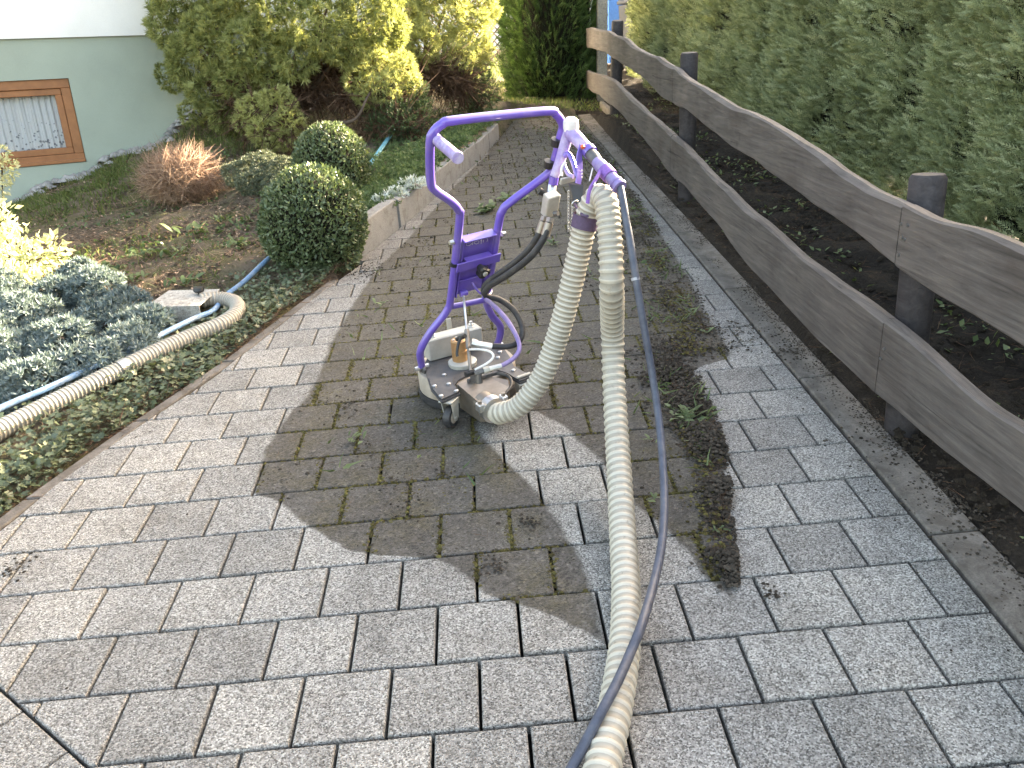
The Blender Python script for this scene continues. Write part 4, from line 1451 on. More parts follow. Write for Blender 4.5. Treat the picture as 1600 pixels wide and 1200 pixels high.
# grey-green heather cushion
o, b = plant("heather_cushion", "low grey-green heather cushion behind the dead twig ball", "heather", hit(405, 298))
Ls = lumps_to_world([(375, 270, 6.1, .11), (410, 262, 6.1, .13), (445, 268, 6.0, .12), (395, 285, 5.95, .10), (435, 288, 5.9, .10), (465, 280, 5.95, .09)])
p, d = lump_points(Ls, 3600, squash=.75)
foliage("leaves", [scatter(FATTUFT[0], FATTUFT[1], p - b, d + np.array([0, 0, .5]) + RNG.normal(0, .3, d.shape), .028 * RNG.uniform(.6, 1.3, len(p)))], M_GREYL, o)
for k in range(6):
    q = Ls[k][0] - b
    MB().tube([(0, 0, -.02), q], .005, 6).build("stem", M_BARK, o)

# sunlit leafy shrub at the left border
o, b = plant("leafy_shrub", "sunlit yellow-green leafy shrub at the left border behind the juniper", "shrub", hit(25, 435))
Ls = lumps_to_world([(15, 400, 5.0, .11), (-30, 365, 5.0, .16), (50, 405, 5.0, .09), (80, 390, 5.05, .06), (15, 445, 4.8, .10), (-20, 455, 4.7, .14), (0, 350, 5.1, .05), (55, 445, 4.85, .07)])
p, d = lump_points(Ls, 1900, jitter=.3)
foliage("leaves", [scatter(LEAF[0], LEAF[1], p - b, d + RNG.normal(0, .6, d.shape) + np.array([0, 0, .2]), RNG.uniform(.03, .065, len(p)))], M_YLEAF, o)
for c_, r_ in Ls:
    MB().tube(spline([(0, 0, -.03), (c_ - b) * .5 + np.array([.02, 0, .02]), c_ - b], .05), .006, 6).build("stem", M_BARK, o)
o, b = plant("leafy_plant", "small pale leafy stem at the left border in front of the window", "plant", hit(5, 345))
Ls = lumps_to_world([(3, 262, 5.6, .07), (-5, 285, 5.6, .07), (2, 240, 5.6, .04)])
p, d = lump_points(Ls, 3000, jitter=.2)
foliage("leaves", [scatter(LEAF[0], LEAF[1], p - b, d + RNG.normal(0, .6, d.shape), RNG.uniform(.02, .045, len(p)))], M_YLEAF, o)
MB().tube(spline([(0, 0, -.03), (Ls[0][0] - b) * .5, Ls[0][0] - b], .05), .005, 6).build("stem", M_BARK, o)

# ground cover on the raised bed
def on_terr(x, y, dz=0.0):
    return np.column_stack([x, y, terr(x, y) + dz])


n = 7500
y = RNG.uniform(3.95, 7.3, n); x = edge(y) - .05 - np.abs(RNG.normal(0, .34, n))
p = on_terr(x, y, .0) + np.column_stack([0 * x, 0 * x, np.abs(RNG.normal(0, .025, n)) + .02 * vnoise(np.column_stack([x, y, 0 * x]), 7)])
p[:, 0] += .07 * (RNG.random(n) < .12)
fw = RNG.normal(0, .5, (n, 3)) + np.array([.1, 0, .9])
o = foliage("ground_cover", [scatter(FATTUFT[0], FATTUFT[1], p, fw, RNG.uniform(.018, .042, n))], M_COVER)
tag(o, "green sedum ground cover spilling over the kerb of the raised bed", "ground cover", kind='stuff')
for k, (u, v, r_) in enumerate(((612, 312, .07), (640, 298, .09), (590, 322, .06))):
    o, b = plant("silver_plant", ["silvery white leaved plant at the corner of the kerb", "largest silvery white plant on the kerb edge", "small silvery plant beside the clipped ball"][k], "plant", hit(u, v), "silvery plants on the kerb")
    m = 320
    dd = RNG.normal(size=(m, 3)); dd[:, 2] = np.abs(dd[:, 2]); dd /= np.linalg.norm(dd, axis=1)[:, None]
    pp = dd * r_ * RNG.uniform(.4, 1, (m, 1)) * np.array([1.2, 1, .8]) + np.array([.03, 0, .02])
    foliage("leaves", [scatter(LEAF[0], LEAF[1], pp, dd + RNG.normal(0, .4, dd.shape), RNG.uniform(.015, .034, m))], M_SILVER, o)
    MB().cyl((0, 0, -.03), (.02, 0, r_ * .5), .006, 6).build("stem", M_BARK, o)

# rock and turquoise strip
o = tag(MB().build("garden_rock", M_STONE) if False else foliage("garden_rock", [up_scatter((BLOBS[1][0] * np.array([.7, .7, 1.3]), BLOBS[1][1]), np.array([hit(557, 232) - np.array([0, 0, .02])]), np.array([.10]))], M_STONE), "pale grey rock behind the smaller clipped ball", "rock")
a0, a1 = hit(579, 264) + np.array([0, 0, .03]), hit(628, 206) + np.array([0, 0, .10])
M_TURQ = simple("turquoise_plastic", (.12, .32, .38), .5, var=.2, scale=20)
sd = np.cross(a1 - a0, [0, 0, 1]); sd = sd / np.linalg.norm(sd) * .018
nn = np.array([0, 0, .012])
o = MB().add([a0 - sd, a0 + sd, a1 + sd, a1 - sd, a0 - sd * .7 + nn, a0 + sd * .7 + nn, a1 + sd * .7 + nn, a1 - sd * .7 + nn], [(3, 2, 1, 0), (4, 5, 6, 7), (0, 1, 5, 4), (1, 2, 6, 5), (2, 3, 7, 6), (3, 0, 4, 7)]).build("plastic_strip", M_TURQ)
tag(o, "turquoise plastic strip lying across the raised bed", "pipe")

# ivy along the path border
n = 8000
y = RNG.uniform(.2, 3.35, n); dx = np.abs(RNG.normal(0, .22, n)); x = edge(y) - .03 - dx
x += .03 * vnoise(np.column_stack([y, y, y]), 5)
hgt = (.035 + .05 * vnoise(np.column_stack([x, y, 0 * x]), 5)) * np.clip(dx / .06, .25, 1) * np.interp(y, [2.2, 2.8], [1, .55])
p = on_terr(x, y) + np.column_stack([0 * x, 0 * x, RNG.random(n) * hgt + .006])
fw = np.column_stack([RNG.normal(0, 1, n), RNG.normal(0, 1, n), RNG.normal(.1, .35, n)])
roll = np.column_stack([RNG.normal(0, .45, n), RNG.normal(0, .45, n) - .2, np.ones(n)])
s1 = scatter(IVY[0], IVY[1], p, fw, RNG.uniform(.011, .034, n), roll)
o = foliage("ivy", [s1], M_IVY)
tag(o, "trailing ivy ground cover between hose and paving", "ivy", kind='stuff')
n = 1500
y = RNG.uniform(.2, 3.4, n); dx = np.abs(RNG.normal(0, .14, n)); x = edge(y) + .02 - dx
p = on_terr(x, y, .012)
fw = np.column_stack([RNG.normal(0, 1, n), RNG.normal(0, 1, n), RNG.normal(.1, .15, n)])
o = foliage("ivy_stems", [scatter(TWIG[0], TWIG[1], p, fw, RNG.uniform(.04, .13, n))], M_DRYN)
tag(o, "tangled brown ivy stems and litter along the path border", "stems", kind='stuff')

# grass by the wall, litter and small weeds in the open soil
n = 16000
s = RNG.uniform(-1.6, 1.5, n); off = .2 + RNG.uniform(.05, 1.4, n) * RNG.uniform(.35, 1, n)
xy = W0[None, :2] + WD[None, :2] * s[:, None] + WN[None, :2] * off[:, None]
den = vnoise(np.column_stack([xy, 0 * s]), 3.0)
ok = den > .12 + .42 * (off / 1.5)
xy = xy[ok]
p = on_terr(xy[:, 0], xy[:, 1], -.005)
fw = np.column_stack([RNG.normal(0, .6, len(p)), RNG.normal(0, .6, len(p)), np.ones(len(p))])
g1 = scatter(BLADE[0], BLADE[1], p, fw, RNG.uniform(.03, .085, len(p)))
n = 9000
x = RNG.uniform(-2.6, -.1, n); y = RNG.uniform(2.6, 6.0, n)
den = vnoise(np.column_stack([x, y, 0 * x]) + 4, 2.6) + .25 * vnoise(np.column_stack([x, y, 0 * x]), 9)
ok = (den > .66) & (x < edge(y) - .25)
p = on_terr(x[ok], y[ok], -.004)
fw = np.column_stack([RNG.normal(0, .8, len(p)), RNG.normal(0, .8, len(p)), np.ones(len(p))])
g2 = scatter(BLADE[0], BLADE[1], p, fw, RNG.uniform(.02, .06, len(p)))
o = foliage("grass", [g1, g2], M_GRASS)
tag(o, "patchy short grass between the bare soil and the green wall", "grass", kind='stuff')
n = 16000
x = RNG.uniform(-3.0, .1, n); y = RNG.uniform(1.6, 7.0, n)
ok = x < edge(y) - .05
p = on_terr(x[ok], y[ok], .012)
fw = np.column_stack([RNG.normal(0, 1, len(p)), RNG.normal(0, 1, len(p)), RNG.normal(.1, .3, len(p))])
h_ = len(p) // 2
roll = np.column_stack([RNG.normal(0, .5, len(p) - h_), RNG.normal(0, .5, len(p) - h_), np.ones(len(p) - h_)])
o = foliage("plant_litter", [scatter(TWIG[0], TWIG[1], p[:h_], fw[:h_], RNG.uniform(.03, .12, h_)), scatter(LEAF[0], LEAF[1], p[h_:], fw[h_:], RNG.uniform(.012, .03, len(p) - h_), roll)], M_DEAD)
tag(o, "brown twigs and dry leaves littering the garden soil", "litter", kind='stuff')

n = 5000
x = RNG.uniform(-2.8, .0, n); y = RNG.uniform(2.2, 6.6, n)
ok = x < edge(y) - .1
cl = np.column_stack([on_terr(x[ok], y[ok], .001), RNG.uniform(.005, .02, ok.sum())])
M_CLOD2 = soil_material("garden_clods", [(.3, (.07, .05, .036)), (.55, (.15, .113, .082)), (.8, (.27, .21, .155))], 30)
o = foliage("garden_clods", [up_scatter(BLOBS[i], cl[i::3, :3], cl[i::3, 3]) for i in range(3)], M_CLOD2)
tag(o, "loose brown clods on the open garden soil", "soil", kind='stuff')
n = 5000
x = RNG.uniform(-2.4, -.1, n); y = RNG.uniform(2.4, 6.0, n)
den = vnoise(np.column_stack([x, y, 0 * x]) + 14, 2.0)
ok = (den > .52) & (x < edge(y) - .15)
p = on_terr(x[ok], y[ok], .008)
fw = np.column_stack([RNG.normal(0, 1, len(p)), RNG.normal(0, 1, len(p)), RNG.uniform(.1, .8, len(p))])
o = foliage("low_weeds", [scatter(LEAF[0], LEAF[1], p, fw, RNG.uniform(.015, .045, len(p)))], M_COVER)
tag(o, "thin carpet of small weeds on the garden soil", "weeds", kind='stuff')

WL = ["leafy green weed in the bare soil below the dead twigs", "weed rosette left of the large clipped ball", "pale leaved weed close to the large clipped ball", "bright green weed just above the juniper", "low weed in the middle of the bare soil", "small weed beside the metal suction box",
      "weed at the back of the bare soil", "low broad weed by the juniper's right flank", "weed in front of the heather cushion"]
for k, (u, v, r_) in enumerate(((305, 365, .14), (265, 400, .12), (370, 385, .10), (150, 425, .12), (225, 400, .09), (290, 445, .1), (345, 345, .08), (215, 440, .1), (380, 350, .08))):
    o, b = plant("garden_weed", WL[k], "weed", hit(u, v), "weeds in the bare garden soil")
    m = 26
    a = RNG.uniform(0, 2 * math.pi, m)
    st_ = np.column_stack([np.cos(a), np.sin(a), RNG.uniform(.05, .6, m)])
    pp = np.column_stack([RNG.normal(0, r_ * .45, m), RNG.normal(0, r_ * .45, m), RNG.uniform(.0, .02, m)])
    foliage("leaves", [scatter(LONGLEAF[0], LONGLEAF[1], pp, st_, RNG.uniform(.4, .8, m) * r_, np.tile([0, 0, 1.0], (m, 1)) + RNG.normal(0, .2, (m, 3)))], M_WEED, o)
    MB().cyl((0, 0, -.02), (0, 0, .02), .006, 6).build("stem", M_WEED, o)

# weeds and litter in the dark bed behind the fence
n = 4200
x = RNG.uniform(2.2, 3.3, n); y = RNG.uniform(-.5, 8.8, n)
den = vnoise(np.column_stack([x, y, 0 * x]) + 30, 3.2)
ok = den > .5
p = on_terr(x[ok], y[ok], .006)
fw = np.column_stack([RNG.normal(0, 1, len(p)), RNG.normal(0, 1, len(p)), RNG.uniform(.1, .7, len(p))])
roll = np.column_stack([RNG.normal(0, .4, len(p)), RNG.normal(0, .4, len(p)), np.ones(len(p))])
o = foliage("bed_weeds", [scatter(LEAF[0], LEAF[1], p, fw, RNG.uniform(.018, .05, len(p)), roll)], M_WEED)
tag(o, "small green weeds sprouting in the dark soil behind the fence", "weeds", kind='stuff')
n = 11000
x = RNG.uniform(2.14, 3.4, n); y = RNG.uniform(-.5, 9, n)
h_ = n // 2
p = on_terr(x, y, .006)
fw = np.column_stack([RNG.normal(0, 1, n), RNG.normal(0, 1, n), RNG.normal(.1, .2, n)])
M_CLOD = soil_material("soil_clods", [(.3, (.024, .019, .014)), (.55, (.060, .048, .036)), (.8, (.13, .105, .08))], 30)
o = foliage("bed_litter", [scatter(TWIG[0], TWIG[1], p[:h_], fw[:h_], RNG.uniform(.03, .10, h_))], M_DRYN)
tag(o, "dry hedge clippings on the dark soil behind the fence", "litter", kind='stuff')
cl = np.column_stack([p[h_:], RNG.uniform(.006, .022, n - h_)])
o = foliage("bed_clods", [up_scatter(BLOBS[i], cl[i::3, :3], cl[i::3, 3]) for i in range(3)], M_CLOD)
tag(o, "crumbly dark clods of soil behind the fence", "soil", kind='stuff')
n = 700
x = RNG.uniform(1.1, 2.3, n); y = RNG.uniform(8.02, 8.6, n)
p = on_terr(x, y, 0)
fw = np.column_stack([RNG.normal(0, .5, n), RNG.normal(0, .5, n), np.ones(n)])
o = foliage("path_end_grass", [scatter(BLADE[0], BLADE[1], p, fw, RNG.uniform(.04, .09, n))], M_GRASS)
tag(o, "tufts of grass at the far end of the path below the thuja bush", "grass", kind='stuff')
n = 5000
x = RNG.uniform(-.6, 1.5, n); y = RNG.uniform(9.3, 16, n)
p = np.column_stack([x, y, np.where(y > 12, zp(x, y) - .02, terr(x, np.minimum(y, 12)))])
fw = np.column_stack([RNG.normal(0, .5, n), RNG.normal(0, .5, n), np.ones(n)])
o = foliage("lawn", [scatter(BLADE[0], BLADE[1], p, fw, RNG.uniform(.06, .14, n))], M_GRASS)
tag(o, "lawn glimpsed between the conifers and the thuja bush", "grass", kind='stuff')
#NEXT
# ---------------------------------------------------------------- paving cleaner machine
M_PURPLE = simple("purple_powder_coat", (.120, .072, .42), .28, 0, var=.10, scale=16, dirt=(.24, .20, .33), dirt_amt=.4, spec=.6)
_b = M_PURPLE.node_tree.nodes['Principled BSDF']
_b.inputs['Coat Weight'].default_value = .7
_b.inputs['Coat Roughness'].default_value = .22
M_LILAC = simple("worn_lilac_plastic", (.29, .225, .46), .5, 0, var=.15, scale=60, dirt=(.55, .50, .58), dirt_amt=.7, spec=.4)
M_DSTEEL = simple("dusty_dark_steel", (.095, .095, .102), .5, .55, var=.22, scale=22, dirt=(.19, .165, .135), dirt_amt=.7)
M_BSTEEL = simple("brushed_brown_steel", (.27, .235, .20), .42, .75, var=.2, scale=25, dirt=(.30, .25, .20), dirt_amt=.6)
M_ALU = simple("dusty_aluminium", (.46, .45, .41), .5, .35, var=.16, scale=20, dirt=(.38, .33, .26), dirt_amt=.6)
M_CREAM = simple("dusty_cream_drum", (.40, .34, .28), .6, .2, var=.2, scale=18, dirt=(.20, .15, .11), dirt_amt=.8)
M_COPPER = simple("copper_motor_casing", (.50, .28, .125), .42, .55, var=.15, scale=30, dirt=(.33, .22, .13), dirt_amt=.5)
M_ZINC = simple("zinc_fitting", (.66, .66, .66), .28, .9, var=.12, scale=30, dirt=(.4, .36, .3), dirt_amt=.35)
M_RUBBER = simple("black_rubber", (.022, .022, .025), .55, 0, var=.3, scale=50, dirt=(.11, .10, .09), dirt_amt=.45)
M_GREYRUB = simple("dusty_grey_rubber", (.055, .055, .06), .6, 0, var=.25, scale=40, dirt=(.16, .14, .12), dirt_amt=.5)
M_SCRATCH = simple("scratched_white_paint", (.70, .68, .74), .6, var=.1)
M_PURPHOSE = simple("dusty_purple_hose", (.20, .15, .36), .5, var=.2, scale=40, dirt=(.34, .30, .38), dirt_amt=.5)
M_STRAP = simple("dark_plum_webbing", (.085, .055, .105), .75, var=.2, scale=120)
M_STRAPV = simple("violet_webbing", (.21, .10, .36), .75, var=.2, scale=120)
M_WHITEP = simple("white_painted_steel", (.72, .71, .69), .4, .1, var=.1, scale=30, dirt=(.4, .35, .3), dirt_amt=.35)
M_ORANGE = simple("orange_plastic", (.75, .16, .05), .45, var=.05)

OM = np.array([.79, 1.62, 0.0])
machine = empty("paving_cleaner", tuple(OM), plane=True)
tag(machine, "purple framed paving cleaning machine with round steel head on the dirty pavers", "cleaning machine")
YA, LN = R(30), R(24)
FA = np.array([math.cos(YA), math.sin(YA), 0]); FB = np.array([math.sin(YA), -math.cos(YA), 0])
FU = np.array([0, 0, 1]) * math.cos(LN) + FB * math.sin(LN)
FN = np.cross(FA, FU)                     # faces the operator
FP0 = np.array([.625, 1.585, .115])
FRM = np.stack([FA, FU, FN], axis=1)


def fp(u, v, off=0.0):                    # survey point in the frame's plane -> machine coordinates
    d = ray(u, v)
    return CAMP + d * (((FP0 - CAMP) @ FN + off) / (d @ FN)) - OM


def fl(a, u, n=0.0):
    return FP0 - OM + FA * a + FU * u + FN * n


def am(u, v, d):
    return at(u, v, d) - OM


def part(mb, name, mat, parent=machine):
    return mb.build(name, mat, parent)


# frame
fpts = [fp(*q) for q in [(659, 572), (657, 548), (672, 520), (698, 486), (705, 460), (718, 345), (716, 328), (705, 315), (681, 298), (673, 283), (672, 225), (677, 207), (691, 194), (712, 188), (850, 174), (868, 178), (879, 195), (876, 212), (864, 258), (854, 273), (797, 316), (785, 329), (779, 350), (764, 440), (759, 468), (768, 492), (781, 509), (781, 525), (776, 540)]]
frm = part(MB().tube(spline(fpts, .008), .0138, 14), "handle_frame", M_PURPLE)
part(MB().tube([fp(706, 479), fp(757, 469)], .0105, 12), "crossbar", M_PURPLE)
for q in (fp(659, 574), fp(776, 541)):
    part(MB().box(q + np.array([0, 0, -.012]), (.012, .05, .05), FRM, .003), "pivot_bracket", M_DSTEEL)
    part(MB().cyl(q - FA * .028, q + FA * .028, .009, 8), "bolt", M_ZINC)
# panel tray
part(MB().box(fl(.159, .448, -.012), (.112, .245, .004), FRM), "panel", M_PURPLE)
pf = MB()
pf.box(fl(.101, .448, -.002), (.004, .245, .024), FRM); pf.box(fl(.217, .448, -.002), (.004, .245, .024), FRM)
part(pf, "panel_flange", M_PURPLE)
part(MB().box(fl(.159, .5735, .003), (.124, .005, .036), FRM, .001), "panel_top", M_PURPLE)
part(MB().box(fl(.159, .36, -.004), (.098, .06, .008), FRM, .002), "lower_plate", M_PURPLE)
cb_ = MB(); cb_.box(fl(.162, .475, .023), (.172, .036, .006), FRM, .0015); cb_.box(fl(.162, .492, .012), (.10, .005, .022), FRM)
part(cb_, "clamp_bar", M_PURPLE)
kn = MB()
star = []
for k in range(36):
    a = k / 36 * 2 * math.pi
    r_ = .021 + .0045 * math.cos(3 * a)
    star.append((r_ * math.cos(a), r_ * math.sin(a)))
kv = [(x, y, z) for z in (.0, .022) for x, y in star] + [(x * .8, y * .8, .028) for x, y in star]
kf = [tuple(range(72, 108))] + [(j * 36 + i, j * 36 + (i + 1) % 36, (j + 1) * 36 + (i + 1) % 36, (j + 1) * 36 + i) for j in range(2) for i in range(36)]
kc = fl(.172, .448, .027)
kn.add(np.array(kv) @ FRM.T + kc, kf)
knob = part(kn, "knob", M_BLACKP)
MB().lathe([(.009, 0), (.009, .004), (.006, .006)], kc + FN * .028, 12, tuple(FN)).build("screw_cap", M_ALU, knob)
# scratched marks on the panel
strokes = [[(390, 470), (450, 462)], [(470, 420), (462, 520), (480, 540), (540, 530), (590, 490), (560, 470), (490, 480)], [(630, 390), (610, 520)], [(740, 365), (690, 400), (655, 470), (700, 500), (770, 470), (760, 420), (680, 440)], [(780, 370), (840, 360), (845, 400), (800, 425)], [(840, 380), (825, 490)], [(890, 400), (880, 460)], [(970, 350), (990, 390), (970, 440)]]
for s in strokes:
    pts = [fp(700 + x / 16, 350 + y / 16, -.0092) for x, y in s]
    part(MB().tube(spline(pts, .004) if len(pts) > 2 else pts, .0008, 5), "scratch_mark", M_SCRATCH)
for (u, v, sgn) in ((705, 379, -1), (787, 365, 1)):
    q = fp(u, v)
    part(MB().cyl(q - FA * .008 * sgn, q + FA * .006 * sgn, .0085, 10, .007), "bolt", M_ZINC)
for (u, v) in ((709, 412), (774, 402)):
    q = fp(u, v)
    part(MB().tube([q - FU * .006, q + FU * .006], .0153, 14), "cable_tie", M_BLACKP)
for (u, v) in ((868, 222), (857, 256)):
    q = fp(u, v)
    d_ = fp(u + 2, v - 10) - fp(u - 2, v + 10); d_ /= np.linalg.norm(d_)
    part(MB().tube([q - d_ * .012, q + d_ * .012], .016, 12), "clamp_sleeve", M_BLACKP)
# left grip
g0 = fp(681, 217)
g1 = am(716, 247, 2.285)
gd = (g1 - g0) / np.linalg.norm(g1 - g0)
grip = part(MB().tube([g0 + gd * .0, g0 + gd * .02, g0 + gd * .1, g1 - gd * .012, g1 - gd * .008, g1], .0165, 16, rr=[.0165, .0158, .0160, .0165, .0178, .0165]), "grip", M_LILAC)
for k in range(6):
    q = g0 + gd * (.03 + .014 * k)
    MB().tube([q, q + gd * .004], .0167, 14).build("grip_ring", M_LILAC, grip)
MB().tube([g0 - gd * .022, g0 + gd * .004], .0175, 14).build("collar", M_PURPLE, grip)

# head: drum, skirt, deck plates
part(MB().lathe([(.178, .034), (.184, .036), (.184, .104), (.180, .110), (.05, .112)], (0, 0, 0), 48), "drum", M_CREAM)
part(MB().lathe([(.170, .006), (.188, .006), (.1905, .020), (.188, .0335), (.16, .0335)], (0, 0, 0), 48), "rubber_skirt", M_RUBBER)
deck = [(-.135, .02), (-.075, -.03), (-.02, -.10), (.0, -.125), (-.03, -.165), (-.04, -.20), (-.022, -.27), (-.085, -.326), (-.13, -.225), (-.142, -.14), (-.155, -.06)]
deck_full = [(-.145, .06), (-.158, .0), (-.142, -.12), (-.125, -.22), (-.085, -.326), (-.022, -.275), (-.042, -.2), (-.028, -.16), (.005, -.125), (.05, -.10), (.10, -.105), (.145, -.155), (.188, -.229), (.24, -.198), (.205, -.14), (.175, -.09), (.165, .0), (.15, .07), (.09, .14), (0, .165), (-.08, .14)]
part(MB().prism([(x, y) for x, y in deck_full], .1125, .1195), "deck_plate", M_DSTEEL)
part(MB().prism([(x * .995 + (-.0006), y * .99) for x, y in [(-.135, -.13), (-.121, -.22), (-.084, -.32), (-.026, -.272), (-.046, -.2), (-.045, -.15)]], .1200, .1260), "wheel_plate", M_DSTEEL)
part(MB().prism([(.105, -.105), (.15, -.155), (.188, -.224), (.236, -.196), (.2, -.14), (.17, -.09)], .1200, .1260), "wheel_plate", M_DSTEEL)
for k, (x, y, z) in enumerate(((-.08, -.112, .1197), (-.062, -.206, .1262), (-.112, -.213, .1262), (-.087, -.296, .1262), (-.035, -.268, .1262), (.19, -.2, .1262), (.215, -.185, .1262), (.17, -.14, .1262), (.12, -.0, .1197), (.13, .05, .1197))):
    part(MB().lathe([(.0085, 0), (.0085, .005), (.006, .0065)], (x, y, z), 6), "bolt_head", M_ZINC)
part(MB().box((.205, -.196, .131), (.058, .013, .008), np.array([[.85, -.5, 0], [.5, .85, 0], [0, 0, 1]]), .002), "type_plate", M_ALU)
# weight beam at the back
bx = np.array([.205, .095]); bl = np.linalg.norm(bx); bx = bx / bl
BR = np.array([[bx[0], -bx[1], 0], [bx[1], bx[0], 0], [0, 0, 1]])
bc = np.array([-.045, .088, .1635])
beam = part(MB().box(bc, (.225, .06, .085), BR, .004), "weight_beam", M_ALU)
for s in (-.078, .082):
    q = bc + BR @ np.array([s, 0, .0425])
    for (r_, z0, z1, n_) in ((.014, 0, .003, 16), (.011, .003, .012, 6), (.006, .012, .022, 10)):
        MB().lathe([(r_, z0), (r_, z1)], q, n_).build("stud_nut", M_ZINC, beam)
part(MB().box((-.055, .142, .19), (.02, .006, .10), BR, .002), "rear_tab", M_ALU)
# motor
part(MB().lathe([(.052, .1197), (.053, .124), (.053, .134), (.048, .137)], (-.012, -.03, 0), 28), "motor_flange", M_ALU)
mot = part(MB().lathe([(.0275, .137), (.0285, .139), (.0285, .176), (.0272, .177), (.0272, .179), (.0285, .180), (.0285, .215), (.024, .219)], (-.02, -.025, 0), 26), "motor", M_COPPER)
for k in range(4):
    a = k * math.pi / 2 + .4
    MB().lathe([(.004, .2185), (.004, .223)], (-.02 + .018 * math.cos(a), -.025 + .018 * math.sin(a), 0), 6).build("motor_screw", M_ZINC, mot)
lv = part(MB().tube([am(714, 530, 2.84), am(727, 525, 2.80)], .0075, 10), "locking_lever", M_BLACKP)
MB().tube(spline([am(720, 528, 2.80), am(716, 538, 2.79), am(714, 552, 2.79), am(715, 557, 2.79)], .006), .005, 8, rr=None).build("lever_arm", M_BLACKP, lv)
# adjusting rod
r0, r1 = am(735.5, 583, 2.83), fp(724, 458, .01)
part(MB().tube([r0, r1], .0042, 8), "adjusting_rod", M_ZINC)
part(MB().tube([r0 + (r1 - r0) * .30, r0 + (r1 - r0) * .53], .0085, 8), "rod_sleeve", M_BSTEEL)
part(MB().tube([r0, r0 + (r1 - r0) * .3], .006, 8), "rod_end", M_BSTEEL)
part(MB().tube([r1 - FA * .014, r1 + FA * .014], .011, 10), "rod_joint", M_PURPLE)
part(MB().tube([r0 - FA * .02, r0 + FA * .02], .010, 10), "rod_pivot", M_BLACKP)
# duct to the suction hose
du = MB()
top = [(-.03, -.215, .128), (.075, -.165, .128), (.148, -.215, .128), (.150, -.26, .120), (.100, -.345, .112), (.040, -.335, .112)]
du.add(list(top) + [(x, y, .035) for x, y, z in top], [tuple(range(6))] + [(i, 6 + i, 6 + (i + 1) % 6, (i + 1) % 6) for i in range(6)] + [tuple(range(6, 12))[::-1]])
part(du, "suction_duct", M_BSTEEL)
part(MB().tube(spline([(.055, -.175, .13), (.105, -.16, .1335), (.15, -.195, .132), (.158, -.245, .122), (.13, -.3, .112)], .01), .006, 8), "duct_seal", M_RUBBER)
part(MB().box((.06, -.182, .133), (.12, .012, .014), np.array([[.91, -.42, 0], [.42, .91, 0], [0, 0, 1]]), .002), "duct_rib", M_DSTEEL)
h0 = np.array([.068, -.315, .088])
hd = np.array([.50, -.86, -.05]); hd /= np.linalg.norm(hd)
part(MB().tube([h0 - hd * .03, h0 + hd * .045], .0385, 24), "outlet_pipe", M_BSTEEL)
cl_ = part(MB().tube([h0 + hd * .018, h0 + hd * .050], .0465, 26), "hose_clamp", M_ZINC)
sdv = np.cross(hd, [0, 0, 1]); sdv /= np.linalg.norm(sdv)
for s in (-1, 1):
    q = h0 + hd * .034 + sdv * .047 * s + np.array([0, 0, .022])
    MB().box(q, (.022, .03, .03), np.stack([sdv, hd, np.cross(sdv, hd)], 1), .003).build("clamp_lug", M_ZINC, cl_)
    MB().cyl(q + np.array([0, 0, .012]), q + np.array([0, 0, .024]), .0085, 6).build("clamp_nut", M_BSTEEL, cl_)
part(MB().box((.028, -.196, .142), (.024, .024, .045), bev=.003), "valve_block", M_DSTEEL)
# casters
def caster(x, y, ang):
    c_, s_ = math.cos(ang), math.sin(ang)
    RR = np.array([[c_, -s_, 0], [s_, c_, 0], [0, 0, 1]])
    hub = np.array([x, y, .040])
    w_ = part(MB().lathe([(.026, -.013), (.036, -.0135), (.040, -.008), (.0402, .008), (.036, .0135), (.026, .013)], hub, 28, tuple(RR @ np.array([1, 0, 0]))), "caster_wheel", M_RUBBER)
    MB().lathe([(.012, -.0145), (.0258, -.0125), (.0258, .0125), (.012, .0145)], hub, 20, tuple(RR @ np.array([1, 0, 0]))).build("rim", M_CREAM, w_)
    for s in (-1, 1):
        f_ = MB()
        pr = [(-.022, .108), (.03, .108), (.018, .035), (.006, .026), (-.008, .030)]
        V_ = [RR @ np.array([s * .018 + t, yy_, zz_]) + np.array([x, y, 0]) for t in (0, .003 * s) for yy_, zz_ in pr]
        f_.add(V_, [(0, 1, 2, 3, 4), (9, 8, 7, 6, 5)] + [(i, (i + 1) % 5, 5 + (i + 1) % 5, 5 + i) for i in range(5)])
        part(f_, "caster_fork", M_ALU)
    part(MB().box(np.array([x, y, .1085]), (.052, .06, .006), RR, .002), "caster_top", M_ALU)
    part(MB().tube([hub - RR @ np.array([.024, 0, 0]), hub + RR @ np.array([.024, 0, 0])], .005, 8), "axle", M_ZINC)


caster(-.062, -.287, R(-28))
caster(.20, -.195, R(20))
caster(.0, .17, R(5))

# hydraulic lines
def hose_(pts, r, name, mat, n=10):
    return part(MB().tube(spline(pts, .012), r, n), name, mat)


m0 = am(860, 318, 2.58)
ringc = fp(753, 456, .03)
hA = [am(849, 348, 2.59), am(842, 366, 2.60), am(824, 392, 2.64), am(797, 416, 2.70), am(770, 435, 2.78), am(757, 448, 2.83), am(759, 462, 2.86), am(780, 468, 2.88), am(803, 485, 2.90), am(816, 512, 2.90), am(812, 532, 2.89), am(796, 541, 2.88), am(768, 541, 2.87)]
hose_(hA, .0105, "hydraulic_hose", M_RUBBER)
hB = [am(857, 350, 2.56), am(850, 372, 2.57), am(828, 402, 2.61), am(795, 428, 2.69), am(766, 446, 2.79), am(757, 458, 2.84)]
hose_(hB, .011, "hydraulic_hose", M_RUBBER)
hC = [am(758, 466, 2.86), am(776, 482, 2.87), am(795, 505, 2.87), am(809, 530, 2.86), am(811, 548, 2.84), am(800, 562, 2.82), am(783, 572, 2.80)]
hose_(hC, .0078, "return_hose", M_PURPHOSE)
